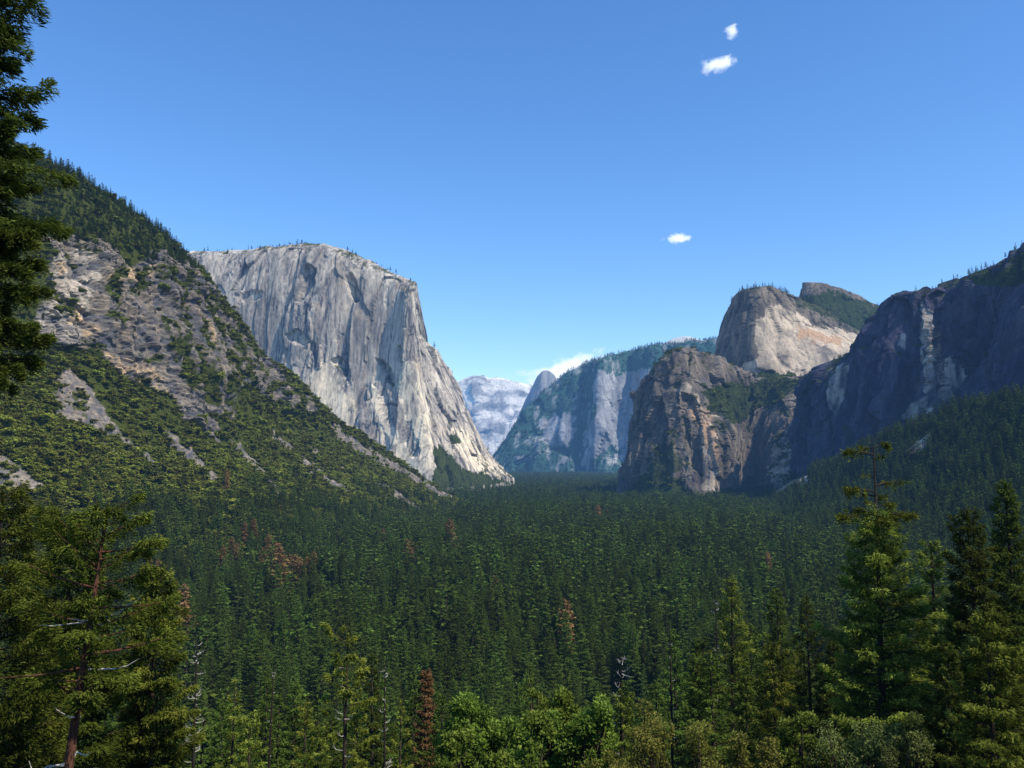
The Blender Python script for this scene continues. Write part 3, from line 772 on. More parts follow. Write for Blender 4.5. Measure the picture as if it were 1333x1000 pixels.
def conifer(name, seed, H=35, R=4.0, h0=0.15, nb=120, per=60, ll=0.5, lw=0.16, droop=0.25, ragged=0.35, power=0.8,
            r0=None, wood=True, clump=0.0, lean=0.0, gap=0.0, trunk_top=1.0, spread=0.40, side=None, kside=7, outw=0.5):
    rng = np.random.default_rng(seed)
    tr, cr = MB(), MB()
    r0 = r0 or H * 0.012
    zz = np.linspace(0, H * trunk_top, 12)
    bend = np.stack([np.sin(zz / H * 2.2 + seed) * H * 0.008 + lean * (zz / H) ** 1 * H, np.cos(zz / H * 2.7 + seed) * H * 0.006, zz], -1)
    bend[:, :2] -= bend[0, :2]
    rad = r0 * (1 - zz / H / 1.02) ** 0.85 + 0.015
    tube(tr, bend, rad, kside)
    hs = h0 + (1 - h0) * (np.arange(nb) + rng.uniform(0, 1, nb)) / nb
    hs = hs[rng.uniform(0, 1, nb) > gap * (0.3 + np.sin(hs * 23 + seed) * .5)]
    nb = len(hs)
    tt = (hs - h0) / (1 - h0)
    az = np.arange(nb) * 2.399 + rng.uniform(-.5, .5, nb)
    lump = 1 + ragged * np.sin(az * 2 + hs * 14 + seed) * 0.5
    Lb = R * (np.clip(1 - tt, 0, 1) ** power) * (0.62 + 0.38 * np.minimum(1, tt * 5 + .35)) * lump * rng.uniform(1 - ragged, 1 + ragged * .35, nb) + 0.02 * R + .12
    if side is not None:   # fuller on one azimuth
        Lb *= 0.55 + 0.45 * np.cos(az - side)
    el = -droop * (1 - tt) * 1.2 + 0.55 * tt ** 2 + rng.normal(0, .10, nb)
    bx = np.interp(hs * H, zz, bend[:, 0]); by = np.interp(hs * H, zz, bend[:, 1])
    base = np.stack([bx, by, hs * H], -1)
    Dh = np.stack([np.cos(az), np.sin(az), 0 * az], -1)
    Sd = np.stack([-np.sin(az), np.cos(az), 0 * az], -1)
    cnt = np.maximum(4, (per * (Lb / R) ** 1.15 * rng.uniform(.7, 1.3, nb))).astype(int)
    bi = np.repeat(np.arange(nb), cnt); m = len(bi)
    s = rng.uniform(0.12, 1, m) ** 0.75
    if clump > 0:
        s = np.where(rng.uniform(0, 1, m) < clump, 1 - rng.uniform(0, .28, m) , s)
    L = Lb[bi]
    def bp(s, bi):
        L = Lb[bi]
        z = np.tan(el[bi]) * s * L + 0.16 * L * s * s - 0.03 * L
        return base[bi] + Dh[bi] * (s * L)[:, None] + np.array([0, 0, 1.0]) * z[:, None]
    # twigs: a few lateral positions per branch so that sprays group with gaps between
    tw = (s * 7).astype(int); hsh = ((bi * 131 + tw * 71) % 101) / 101.0 - 0.5
    lat = rng.uniform(-1, 1, m); lat = np.sign(lat) * np.abs(lat) ** 0.8
    wmax = spread * L * (1.05 - s) + 0.10 * L + 0.05
    P = bp(s, bi) + Sd[bi] * (lat * wmax * (0.8 + hsh))[:, None]
    P += Dh[bi] * (np.abs(lat) * wmax * 0.45)[:, None] 
    P[:, 2] += -np.abs(lat) * wmax * (0.18 + droop * .5) + rng.normal(0, 0.05 * R ** .5, m) + hsh * 0.25
    D = unit(Dh[bi] * 0.8 + Sd[bi] * (lat * 0.9)[:, None] + np.array([0, 0, -0.15]) - np.array([0, 0, 1.0]) * droop * .5 + rng.normal(0, .38, (m, 3)))
    tone = 0.12 + 0.62 * s * rng.uniform(.7, 1.1, m) + 0.25 * ((bi * 53 % 17) / 17.0 - .4) + rng.normal(0, .06, m)  # inner crown shade painted in: darker by the trunk, lighter at tips
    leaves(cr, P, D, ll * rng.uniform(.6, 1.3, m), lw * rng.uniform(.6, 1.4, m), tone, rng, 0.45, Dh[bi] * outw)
    # leader
    k = max(6, per // 3)
    zt = H * (1 - rng.uniform(0, .06, k) ** 1.0); a = rng.uniform(0, 6.28, k)
    B = np.stack([np.interp(zt, zz, bend[:, 0]), np.interp(zt, zz, bend[:, 1]), zt], -1)
    leaves(cr, B, unit(np.stack([np.cos(a), np.sin(a), 0.9 + 0 * a], -1)), np.full(k, ll * .7), np.full(k, lw), np.full(k, .6), rng)
    if wood:
        for i in range(nb):
            ss = np.array([0, .35, .7, .97])
            pts = bp(ss, np.full(4, i))
            tube(tr, pts, np.array([1, .7, .4, .12]) * (0.012 + 0.016 * Lb[i]), 3)
    return tr.mesh(name + '_trunk', True), cr.mesh(name + '_crown')

def snag(name, seed, H=25, r0=0.35, nb=60, blen=2.2, h0=0.25, curl=0.4, fork=True):
    rng = np.random.default_rng(seed)
    tr, brs = MB(), []
    zz = np.linspace(0, H, 14)
    pts = np.stack([np.sin(zz / H * 3 + seed) * H * .008, np.cos(zz / H * 2 + seed) * H * .008, zz], -1); pts[:, :2] -= pts[0, :2]
    tube(tr, pts, r0 * (1 - zz / H / 1.06) ** .8, 7)
    for i in range(nb):
        h = H * (h0 + (1 - h0) * rng.uniform(0, .98)); a = rng.uniform(0, 6.28)
        L = blen * (1.15 - h / H) ** .6 * rng.uniform(.25, 1.1)
        b = np.array([np.interp(h, zz, pts[:, 0]), np.interp(h, zz, pts[:, 1]), h]); d = np.array([math.cos(a), math.sin(a), rng.uniform(-.35, .25)])
        q = [b]; br = MB(); brs.append(br)
        for j in range(5):
            q.append(q[-1] + d * L / 5); d = d + np.array([rng.normal(0, .2), rng.normal(0, .2), rng.uniform(-.1, curl)]); d /= np.linalg.norm(d)
        tube(br, q, np.linspace(.022 + .012 * L, .008, 6), 3)
        if fork:
            for j in (2, 3, 4):
                e = d + rng.normal(0, .6, 3); e /= np.linalg.norm(e)
                tube(br, [q[j], q[j] + e * L * .16, q[j] + e * L * .3 + np.array([0, 0, .1 * L])], [.016, .011, .006], 3)
    return tr.mesh(name + '_trunk', True), [b_.mesh('dead_branch') for b_ in brs]

def broadleaf(name, seed, H=9, R=4, nl=14000, ll=0.22, lw=0.12, ncl=60, base_h=0.3, stems=1, fill=0.55, zr=1.0):
    rng = np.random.default_rng(seed)
    tr, cr = MB(), MB()
    zc = H * (base_h + (1 - base_h) * .5); hz = H * (1 - base_h) * .5
    # clumps spread through the crown volume
    c = []
    while len(c) < ncl:
        p = rng.uniform(-1, 1, 3)
        r = np.linalg.norm(p)
        if r < 1 and r > rng.uniform(0, .9): c.append(p)
    c = np.array(c)
    c = c * np.array([R * .82, R * .82, hz * .86]) * (1 + .18 * np.sin(np.arctan2(c[:, 1], c[:, 0]) * 3 + seed))[:, None] + np.array([0, 0, zc])
    rc = R * rng.uniform(.08, .26, ncl)
    c[:, 2] += hz * .28 * np.sin(c[:, 0] * 2.3 / R * 2 + seed) * (c[:, 2] > zc)
    for s in range(stems):
        a0 = rng.uniform(0, 6.28); off = np.array([math.cos(a0), math.sin(a0), 0]) * (0.1 * R if stems > 1 else 0)
        top = np.array([off[0] * 2, off[1] * 2, zc + hz * .35])
        tube(tr, [off, off * 1.5 + np.array([0, 0, zc * .5]), top], [H * .018, H * .013, H * .005], 6)
    for i in range(ncl):
        st = np.array([0, 0, rng.uniform(.2, .75) * c[i, 2]])
        m = (st + c[i]) / 2 + np.array([0, 0, -.05 * H]) + rng.normal(0, .1, 3)
        tube(tr, [st, m, c[i]], [H * .006, H * .004, H * .0018], 4)
    per = np.maximum(8, (nl * rc ** 2 / (rc ** 2).sum())).astype(int)
    ci = np.repeat(np.arange(ncl), per); n = len(ci)
    d = unit(rng.normal(0, 1, (n, 3)))
    rr = rc[ci] * rng.uniform(.45, 1.1, n) ** .6
    lumpy = 1 + .3 * fbm(c[ci] * .7 + d * 2.2, 2, seed)
    P = c[ci] + d * (rr * lumpy)[:, None] * np.array([1, 1, .75 * zr])
    D = unit(d * .6 + rng.normal(0, .6, (n, 3)) + np.array([0, 0, .05]))
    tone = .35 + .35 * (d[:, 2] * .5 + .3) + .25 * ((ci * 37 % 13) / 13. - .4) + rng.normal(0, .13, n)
    leaves(cr, P, D, ll * rng.uniform(.6, 1.4, n), lw * rng.uniform(.7, 1.3, n), tone, rng, .6, d * 1.0)
    return tr.mesh(name + '_trunk', True), cr.mesh(name + '_crown')

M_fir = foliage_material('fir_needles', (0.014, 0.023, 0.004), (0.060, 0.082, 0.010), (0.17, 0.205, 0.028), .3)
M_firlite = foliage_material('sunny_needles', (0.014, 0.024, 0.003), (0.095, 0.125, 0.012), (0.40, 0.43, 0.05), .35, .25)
M_pine = foliage_material('pine_needles', (0.013, 0.020, 0.003), (0.062, 0.085, 0.009), (0.24, 0.28, 0.03), .3, .25)
M_forest = foliage_material('forest_needles', (0.012, 0.022, 0.003), (0.056, 0.088, 0.010), (0.125, 0.170, 0.022), .15, .5, (.482, .036))
M_dead = foliage_material('dead_needles', (0.09, 0.045, 0.016), (0.25, 0.125, 0.042), (0.44, 0.26, 0.10), .2, .25, (0.498, 0.012))
M_leaf = foliage_material('broad_leaves', (0.03, 0.05, 0.006), (0.115, 0.165, 0.016), (0.30, 0.36, 0.05), .35, .2)
M_olive = foliage_material('olive_leaves', (0.04, 0.045, 0.006), (0.16, 0.165, 0.024), (0.40, 0.38, 0.07), .3, .2)
M_bright = foliage_material('bright_needles', (0.025, 0.04, 0.004), (0.17, 0.20, 0.018), (0.52, 0.55, 0.07), .4, .15)
M_grey = foliage_material('grey_green_leaves', (0.04, 0.055, 0.014), (0.13, 0.16, 0.035), (0.30, 0.32, 0.10), .3, .2)
M_brush = foliage_material('brush_leaves', (0.045, 0.060, 0.006), (0.18, 0.20, 0.020), (0.36, 0.36, 0.045), .25, .5)
M_bark = bark_material('dark_bark', (0.03, 0.022, 0.017), (0.10, 0.075, 0.055))
M_red = bark_material('red_bark', (0.05, 0.022, 0.015), (0.17, 0.08, 0.05))
M_snag = bark_material('burnt_bark', (0.012, 0.010, 0.009), (0.055, 0.042, 0.034))
M_bare = bark_material('bare_wood', (0.35, 0.32, 0.27), (0.68, 0.63, 0.55))

def tree_thing(kind, mt, mc_, mat_t, mat_c, loc, rz, sc, label, cat, group=None, cname='crown'):
    e = bpy.data.objects.new(kind, None); COL.objects.link(e)
    e.location = [float(v) for v in loc]; e.rotation_euler = (0, 0, rz)
    e.scale = sc if hasattr(sc, '__len__') else (sc, sc, sc)
    tag(e, label, cat, group=group)
    t = link('trunk', mt, mat_t, e)
    for q_ in (mc_ if isinstance(mc_, list) else [mc_]):
        c = link(cname, q_, mat_c, e)
    return e, t, c

def copy_thing(e, loc, rz, sc, label=None, group=None):
    r = e.copy(); COL.objects.link(r)
    r.location = [float(v) for v in loc]; r.rotation_euler = (0, 0, rz); r.scale = sc
    if label: r['label'] = label
    if group: r['group'] = group
    for ch in e.children:
        c = ch.copy(); COL.objects.link(c); c.parent = r
    return r

# ------------------------------------------------------------------ hero trees
def spot(px, py_top, d):
    """ground point at bearing px and forward distance d; height that brings the top to py_top"""
    t = W(px, py_top, d)
    z = float(ground_z(np.array([t[0]]), np.array([t[1]]))[0])
    return np.array([t[0], t[1], z - .3]), float(t[2] - z + .3)

HERO = []
def hero_conifer(px, py, d, wpx, seed, label, mat=M_fir, bark=M_bark, kind='fir_tree', cat='fir', group=None, **kw):
    loc, H = spot(px, py, d)
    kw['per'] = int(kw.get('per', 60) * 2.3); kw['ll'] = kw.get('ll', .4) * .72; kw['lw'] = kw.get('lw', .13) * .62
    if d > 60 and wpx > 55: kw['nb'] = int(kw['nb'] * 1.25)
    R = wpx / 2 / F * d
    m = conifer(kind, seed, H=H, R=R, **kw)
    e = tree_thing(kind, m[0], m[1], bark, mat, loc, 0, 1, label, cat, group)[0]
    HERO.append((px, d, wpx)); return e
def hero_snag(px, py, d, seed, label, bl=26, nb=60, mat=M_bare, bark=M_snag, group=None, r=7, **kw):
    loc, H = spot(px, py, d)
    m = snag('snag', seed, H=H, blen=bl / F * d, nb=nb, r0=r / 2 / F * d * 1.2, **kw)
    return tree_thing('dead_tree', m[0], m[1], bark, mat, loc, 0, 1, label, 'dead tree', group, 'branch')[0]
def hero_leaf(px, py, d, wpx, seed, label, mat=M_leaf, kind='leafy_tree', cat='tree', h=None, group=None, **kw):
    loc, H = spot(px, py, d)
    R = wpx / 2 / F * d
    m = broadleaf(kind, seed, H=H, R=R, base_h=max(0.1, 1 - (2.6 * R) / H), **kw)
    return tree_thing(kind, m[0], m[1], M_bark, mat, loc, 0, 1, label, cat, group)[0]

def boughs(tr, cr, H, lst, pm, rr, lsc=1.0, dens=1.0, sag=.12):
    """single boughs: (px below the top, azimuth, px long, sprays)"""
    for dy_, az_, L_, n_ in lst:
        L = L_ * pm; z0 = H - dy_ * pm; Dh = np.array([math.cos(az_), math.sin(az_), 0]); Sd = np.array([-Dh[1], Dh[0], 0]); n_ = int(n_ * dens)
        f = lambda t: np.array([0, 0, z0]) + Dh * (t * L)[:, None] + np.array([0, 0, 1]) * (sag * L * np.sin(t * 2.2))[:, None]
        ss = np.linspace(0, 1, 6)
        tube(tr, f(ss), .05 * (1.05 - ss) * (.5 + .4 * L) * lsc ** .5, 4)
        k = max(5, int(L * 4)); tt = rr.uniform(.3, 1.0, k); lat = rr.uniform(-1, 1, k) * (.32 * L * (1.1 - tt) + .15)
        j = rr.integers(0, k, n_); u = rr.uniform(0, 1, n_)
        t_ = np.clip(tt[j] + u * .10, 0, 1.04)
        hang = rr.exponential(.09 * lsc * (1 + .25 * L), n_) * (.4 + 1.2 * (j * 37 % 11) / 11.)
        K = f(t_) + Sd * (lat[j] * u)[:, None] + np.array([0, 0, -1]) * (np.abs(lat[j]) * u * .25 + hang - .1 * (j % 3 == 0))[:, None] + rr.normal(0, .055 * lsc * (1 + .2 * L), (n_, 3))
        leaves(cr, K, unit(Dh * .6 + Sd * np.sign(lat[j])[:, None] * .5 + rr.normal(0, .5, (n_, 3))), rr.uniform(.5, 1.2, n_) * .3 * lsc, rr.uniform(.6, 1.3, n_) * .075 * lsc, .25 + .5 * u + rr.normal(0, .08, n_), rr, .6, Dh * .4)

# left edge
loc, H = spot(-32, -190, 26)
edge = hero_conifer(-32, -190, 26, 205, 3, 'tall dark fir cut off by the left edge, its boughs against the sky', M_fir, nb=175, per=330, ll=.34, lw=.10, droop=.22, ragged=.55, power=.22, h0=.62, spread=.5)
rr = np.random.default_rng(33); tr, cr = MB(), MB()
boughs(tr, cr, H, [(y_ + 190, a_, L_, n_) for y_, a_, L_, n_ in ((350, -.5, 95, 1100), (362, .1, 128, 1700), (378, -.9, 90, 900), (392, .4, 118, 1300), (410, -.2, 112, 1300), (425, .7, 100, 900), (436, .05, 122, 1600), (452, -.6, 100, 1000),
    (470, .5, 70, 600), (482, -.1, 118, 1300), (498, .15, 128, 1700), (512, -.5, 104, 1200), (525, .3, 120, 1300), (540, -.2, 104, 1200), (556, .6, 90, 800), (575, -.7, 80, 700), (345, 1.1, 80, 700), (400, -1.3, 80, 700), (500, -1.2, 90, 900), (600, 0, 70, 700), (445, .9, 70, 900), (535, .9, 90, 900), (552, -.1, 90, 1000), (370, .7, 80, 900), (420, -.8, 90, 900), (465, -1.0, 80, 800))], 26 / F, rr, .62, 2.0, .10)
lo_t = link('bare_boughs', tr.mesh('boughs', True), M_bark, edge); lo_c = link('lower_boughs', cr.mesh('lower_boughs'), M_fir, edge)
hero_conifer(-5, 640, 34, 230, 5, 'dark broad fir below the tall left edge fir, hiding the hill foot', M_pine, nb=120, per=420, ll=.30, lw=.085, droop=.15, ragged=.4, power=.45, h0=.2, spread=.5)
loc, H = spot(150, 655, 28)
m = conifer('pine', 8, H=H, R=2.2, nb=64, per=800, ll=.17, lw=.045, droop=.0, ragged=.8, power=.35, h0=.62, gap=.5, clump=.6, r0=.24, lean=.0, kside=10, spread=.5)
e = tree_thing('pine_tree', m[0], m[1], M_red, M_pine, loc, 0, 1, 'pine with leaning red bark trunk and a flat open crown', 'pine')[0]
e.rotation_euler = (0, math.radians(7), 0); e.location.x -= math.sin(math.radians(7)) * H
rr = np.random.default_rng(4)
for i in range(16):
    h = H * rr.uniform(.35, .8); a = rr.uniform(0, 6.28); L = rr.uniform(.5, 1.8)
    d_ = np.array([math.cos(a), math.sin(a) , rr.uniform(-.2, .3)])
    q = [np.array([0, 0, h])]
    for j in range(4):
        q.append(q[-1] + d_ * L / 4); d_ = unit(d_ + rr.normal(0, .3, 3))
    mb = MB(); tube(mb, q, [.035, .03, .022, .015, .006], 4)
    link('dead_branch', mb.mesh('dead_branch'), M_bare, e)
hero_conifer(200, 742, 44, 110, 12, 'rounded yellow green fir just right of the red barked pine', M_firlite, nb=150, per=260, ll=.34, lw=.10, droop=.2, ragged=.45, power=.42, h0=.3)
hero_conifer(92, 672, 42, 190, 113, 'wide dusky fir filling the space behind the leaning red trunk', M_pine, nb=150, per=420, ll=.36, lw=.11, droop=.15, ragged=.5, power=.4, h0=.2, spread=.5)
hero_conifer(55, 850, 38, 130, 13, 'low sunlit fir bough mass under the red barked pine', M_firlite, nb=90, per=260, ll=.3, lw=.09, droop=.2, ragged=.4, power=.5, h0=.3)
hero_conifer(185, 905, 46, 100, 14, 'short bright fir in the lower left corner beside the pine trunk', M_firlite, nb=90, per=220, ll=.3, lw=.10, droop=.2, ragged=.4, power=.55, h0=.3)
# snags and thin trees of the foreground
hero_snag(263, 832, 75, 21, 'black dead trunk with pale twigs, right of the yellow green fir', bl=26, nb=90)
hero_snag(356, 862, 85, 22, 'thin dark dead trunk with a rusty tip, left of the clumped pine', bl=10, nb=30, r=6)
hero_conifer(303, 885, 90, 46, 23, 'small slim green fir between the two black dead trunks', M_bright, nb=70, per=80, ll=.5, lw=.18, ragged=.5, power=.6, h0=.3, gap=.3)
hero_conifer(447, 826, 62, 84, 24, 'sparse pine with bright tufts of needles and white dead twigs', M_bright, kind='pine_tree', cat='pine', nb=46, per=260, ll=.36, lw=.12, droop=.05, ragged=.6, power=.25, h0=.3, clump=.75, gap=.5)
hero_snag(447, 860, 61.5, 25, 'pale dead twiggy stem inside the sparse tufted pine', bl=28, nb=26, r=5)
hero_conifer(487, 850, 95, 40, 26, 'narrow dark fir behind the sparse tufted pine', M_fir, nb=80, per=80, ll=.5, lw=.2, ragged=.4, power=.6, h0=.2)
hero_snag(508, 862, 70, 27, 'straight black dead trunk with thin twigs left of the rust tree', bl=18, nb=60, r=6)
hero_conifer(558, 874, 95, 26, 28, 'narrow rust orange dead fir with all its needles', M_dead, kind='dead_conifer', nb=90, per=120, ll=.45, lw=.16, ragged=.3, power=.35, h0=.45)
hero_snag(806, 852, 85, 29, 'forked dead tree with curling white branches right of the leafy trees', bl=42, nb=46, r=7, curl=.6, h0=.5)
hero_conifer(806, 905, 84, 62, 30, 'ragged live boughs around the foot of the white branched tree', M_firlite, nb=50, per=120, ll=.45, lw=.16, ragged=.5, power=.4, h0=.4)
hero_snag(867, 800, 95, 31, 'bare black pole trunk above the olive shrubs', bl=12, nb=26, r=6)
hero_conifer(690, 866, 110, 40, 32, 'small grey green fir top above the bright leafy trees', M_fir, nb=70, per=80, ll=.5, lw=.2, ragged=.5, power=.6, h0=.3)
# leafy trees
hero_leaf(625, 898, 55, 120, 41, 'bright green leafy tree right of the rust orange fir', nl=16000, ncl=70, ll=.24, lw=.15)
hero_leaf(715, 886, 62, 80, 42, 'bright leafy tree in the middle of the foreground row', nl=12000, ncl=60, ll=.25, lw=.16)
hero_leaf(760, 900, 56, 90, 43, 'glossy green leafy tree left of the white branched dead tree', nl=13000, ncl=60, ll=.24, lw=.15)
hero_leaf(680, 940, 48, 110, 44, 'low leafy bush in front between two taller leafy trees', nl=12000, ncl=60, ll=.22, lw=.13)
hero_leaf(590, 955, 46, 80, 45, 'low green bush at the bottom below the rust orange fir', nl=9000, ncl=45, ll=.22, lw=.13)
hero_leaf(845, 930, 52, 110, 46, 'yellowish olive shrub below the bare black pole', M_olive, 'shrub', 'shrub', nl=12000, ncl=70, ll=.16, lw=.08)
hero_leaf(925, 950, 50, 110, 47, 'olive shrub at the bottom right of the black pole', M_olive, 'shrub', 'shrub', nl=12000, ncl=70, ll=.16, lw=.08)
hero_leaf(790, 965, 44, 90, 48, 'small olive shrub on the bottom edge under the white branched dead tree', M_olive, 'shrub', 'shrub', nl=9000, ncl=60, ll=.15, lw=.08)
hero_leaf(1120, 925, 55, 130, 49, 'grey green twiggy shrub at the foot of the tall bare topped fir', M_grey, 'shrub', 'shrub', nl=14000, ncl=90, ll=.18, lw=.08)
hero_leaf(1180, 945, 52, 80, 50, 'smaller grey green shrub right of the big grey one', M_grey, 'shrub', 'shrub', nl=9000, ncl=70, ll=.17, lw=.08)
hero_leaf(1040, 925, 58, 90, 51, 'bright green leafy bush left of the grey green shrub', M_leaf, 'shrub', 'shrub', nl=10000, ncl=60, ll=.2, lw=.12)
hero_conifer(402, 915, 78, 44, 52, 'slim yellow green fir between the thin dead trunk and tufted pine', M_bright, nb=70, per=90, ll=.4, lw=.13, ragged=.5, power=.5, h0=.2, gap=.3)
hero_conifer(525, 915, 80, 46, 53, 'pale green slim fir between the black dead trunk and rust fir', M_bright, nb=70, per=90, ll=.4, lw=.13, ragged=.5, power=.5, h0=.2, gap=.3)
hero_conifer(325, 930, 70, 60, 54, 'low pale yellow fir at the bottom beside the slim green fir', M_bright, nb=70, per=110, ll=.4, lw=.13, ragged=.5, power=.45, h0=.2, gap=.3)
hero_conifer(418, 945, 66, 50, 152, 'stubby light green fir at the bottom left of the tufted pine', M_bright, nb=60, per=110, ll=.4, lw=.13, ragged=.5, power=.45, h0=.2, gap=.2)
hero_conifer(470, 900, 72, 40, 153, 'light green slim fir touching the right side of the tufted pine', M_bright, nb=70, per=90, ll=.4, lw=.13, ragged=.5, power=.5, h0=.2, gap=.3)
hero_leaf(985, 965, 46, 90, 55, 'low yellow green bush on the bottom edge under the right firs', M_olive, 'shrub', 'shrub', nl=8000, ncl=60, ll=.18, lw=.1)
# right side firs
hero_conifer(1137, 668, 62, 170, 61, 'tallest right hand fir with a bare leader and tufted tip', M_firlite, nb=230, per=300, ll=.42, lw=.13, droop=.2, ragged=.5, power=.42, h0=.12, gap=.25)
e = None
loc, H = spot(1137, 580, 62.2)
rr = np.random.default_rng(62)
tr, cr = MB(), MB()
zz = np.linspace(0, H, 8)
tube(tr, np.stack([0 * zz, 0 * zz, zz], -1), np.interp(zz, [0, H], [.28, .05]), 7)
pm = 62.0 / F      # metres per photo pixel at this tree
boughs(tr, cr, H, ((2, 0.1, 22, 260), (5, 2.6, 16, 120), (12, 3.3, 36, 320), (17, .4, 14, 60), (40, 3.0, 14, 40), (52, .12, 42, 190), (60, 3.1, 36, 360), (66, 2.5, 36, 200), (70, .6, 20, 140),
                         (76, 3.5, 24, 60), (80, .3, 30, 180), (88, 2.9, 34, 300), (92, 5.6, 44, 360), (96, .1, 50, 460), (97, 3.3, 52, 460), (100, 4.6, 45, 460)), pm, rr, 1.0, 1.3)
lead = link('leader', tr.mesh('leader', True), M_bark, None); leadc = link('tip_boughs', cr.mesh('tip_boughs'), M_firlite, None)
par = [o for o in scene.objects if o.get('label', '').startswith('tallest right hand')][0]
for o in (lead, leadc):
    o.parent = par; o.location = [float(v) for v in (loc - np.array(par.location))]
hero_conifer(1206, 705, 66, 80, 63, 'thinning brown trunked fir right of the tallest one', M_firlite, M_red, nb=110, per=150, ll=.42, lw=.13, ragged=.5, power=.4, h0=.2, gap=.5)
hero_conifer(1262, 665, 58, 135, 64, 'full dark green fir near the right edge with sunny boughs', M_fir, nb=210, per=280, ll=.40, lw=.13, droop=.25, ragged=.4, power=.55, h0=.1)
hero_conifer(1318, 628, 62, 130, 65, 'steeple shaped fir at the right edge of the view', M_fir, nb=210, per=280, ll=.42, lw=.13, droop=.25, ragged=.35, power=.7, h0=.1)
hero_conifer(1290, 800, 46, 140, 66, 'bright boughed fir low in front of the two right edge firs', M_firlite, nb=140, per=260, ll=.34, lw=.11, droop=.25, ragged=.4, power=.5, h0=.1)
hero_conifer(1232, 840, 52, 90, 67, 'shorter fir in front of the brown trunked fir', M_fir, nb=120, per=200, ll=.36, lw=.12, droop=.2, ragged=.4, power=.6, h0=.1)
hero_conifer(945, 752, 105, 104, 68, 'fir with bare grey stems left of the mid right group', M_firlite, nb=150, per=150, ll=.5, lw=.18, ragged=.5, power=.6, h0=.2)
hero_snag(928, 768, 104, 69, 'grey bare stem standing against the left fir of the mid right group', bl=18, nb=40, r=4)
hero_conifer(1012, 766, 95, 112, 70, 'pyramid fir in the middle of the mid right group', M_fir, nb=160, per=150, ll=.5, lw=.18, ragged=.4, power=.7, h0=.15)
hero_conifer(1010, 838, 72, 130, 71, 'layered fir with sunny flat boughs below the pyramid fir', M_firlite, nb=120, per=190, ll=.42, lw=.15, ragged=.5, power=.55, h0=.15, gap=.2)
hero_conifer(1056, 778, 90, 84, 72, 'slender dark fir just left of the tallest one', M_fir, nb=130, per=130, ll=.48, lw=.17, ragged=.4, power=.65, h0=.15)
hero_conifer(1085, 835, 75, 76, 73, 'shadowed fir under the left boughs of the tallest one', M_fir, nb=130, per=150, ll=.42, lw=.15, ragged=.4, power=.6, h0=.15)
hero_conifer(905, 860, 100, 60, 74, 'fir behind the olive shrubs right of the black pole', M_fir, nb=110, per=120, ll=.5, lw=.18, ragged=.4, power=.6, h0=.15)
hero_conifer(965, 870, 80, 70, 75, 'dusky fir in front of the pyramid fir, lower left', M_fir, nb=110, per=130, ll=.45, lw=.17, ragged=.4, power=.6, h0=.15)

print('heroes', time.time() - T0)
# ------------------------------------------------------------------ forest prototypes
close_m = [conifer('conifer', 150 + i, H=36, R=[3.9, 3.4, 4.5, 3.7][i], nb=170, per=190, ll=.42, lw=.13, droop=[.2, .3, .15, .25][i],
                  ragged=[.5, .4, .5, .45][i], power=[.75, .85, .6, .8][i], h0=[.12, .1, .2, .15][i], kside=7, outw=.7) for i in range(4)]
near_m = [conifer('conifer', 100 + i, H=36, R=[4.2, 3.6, 4.8, 3.9, 4.5, 3.4][i], nb=120, per=150, ll=.52, lw=.19, droop=[.2, .3, .15, .25, .1, .3][i],
                  ragged=[.5, .35, .6, .4, .55, .35][i], power=[.95, 1.1, .8, 1.05, .65, 1.2][i], h0=[.12, .1, .25, .15, .3, .08][i], kside=6, wood=False, outw=1.0) for i in range(6)]
far_m = [conifer('far_conifer', 200 + i, H=36, R=[4.4, 3.8, 5.0, 4.1, 4.6][i], nb=34, per=22, ll=2.0, lw=.9, droop=[.2, .3, .15, .25, .1][i],
                 ragged=[.5, .35, .6, .4, .5][i], power=[.95, 1.15, .8, 1.0, .65][i], h0=.15, wood=False, kside=4, outw=1.2) for i in range(5)]
dead_m = conifer('dead_conifer', 300, H=36, R=4.0, nb=90, per=60, ll=1.1, lw=.5, ragged=.5, power=.6, h0=.15)
brush_m = [broadleaf('brush', 400 + i, H=6, R=4.0, nl=420, ll=1.25, lw=.9, ncl=11, base_h=0.05, zr=.8) for i in range(4)]

def proto(name, m, mats):
    """trunk and crown as one mesh for the stuff forest"""
    V, Q_, T_, tone, mi, o = [], [], [], [], [], 0
    for me, k in zip(m, (0, 1)):
        n = len(me.vertices); v = np.zeros(n * 3, np.float32); me.vertices.foreach_get('co', v)
        l = np.zeros(len(me.loops), np.int32); me.loops.foreach_get('vertex_index', l)
        t = np.zeros(n, np.float32); me.attributes['tone'].data.foreach_get('value', t)
        V.append(v.reshape(-1, 3)); Q_.append(l.reshape(-1, 4) + o); tone.append(t); mi.append(np.full(len(l) // 4, k)); o += n
    me = mesh_from(name, np.concatenate(V), np.concatenate(Q_), attrs={'tone': np.concatenate(tone)})
    for mt in mats: me.materials.append(mt)
    me.polygons.foreach_set('material_index', np.concatenate(mi).astype(np.int32))
    return bpy.data.objects.new(name, me)
P_close = [proto('close_conifer_kind', m_, (M_bark, M_forest)) for m_ in close_m]
P_near = [proto('conifer_kind', m_, (M_bark, M_forest)) for m_ in near_m]
P_far = [proto('far_conifer_kind', m_, (M_bark, M_forest)) for m_ in far_m]
P_brush = [proto('brush_kind', m_, (M_bark, M_brush)) for m_ in brush_m]

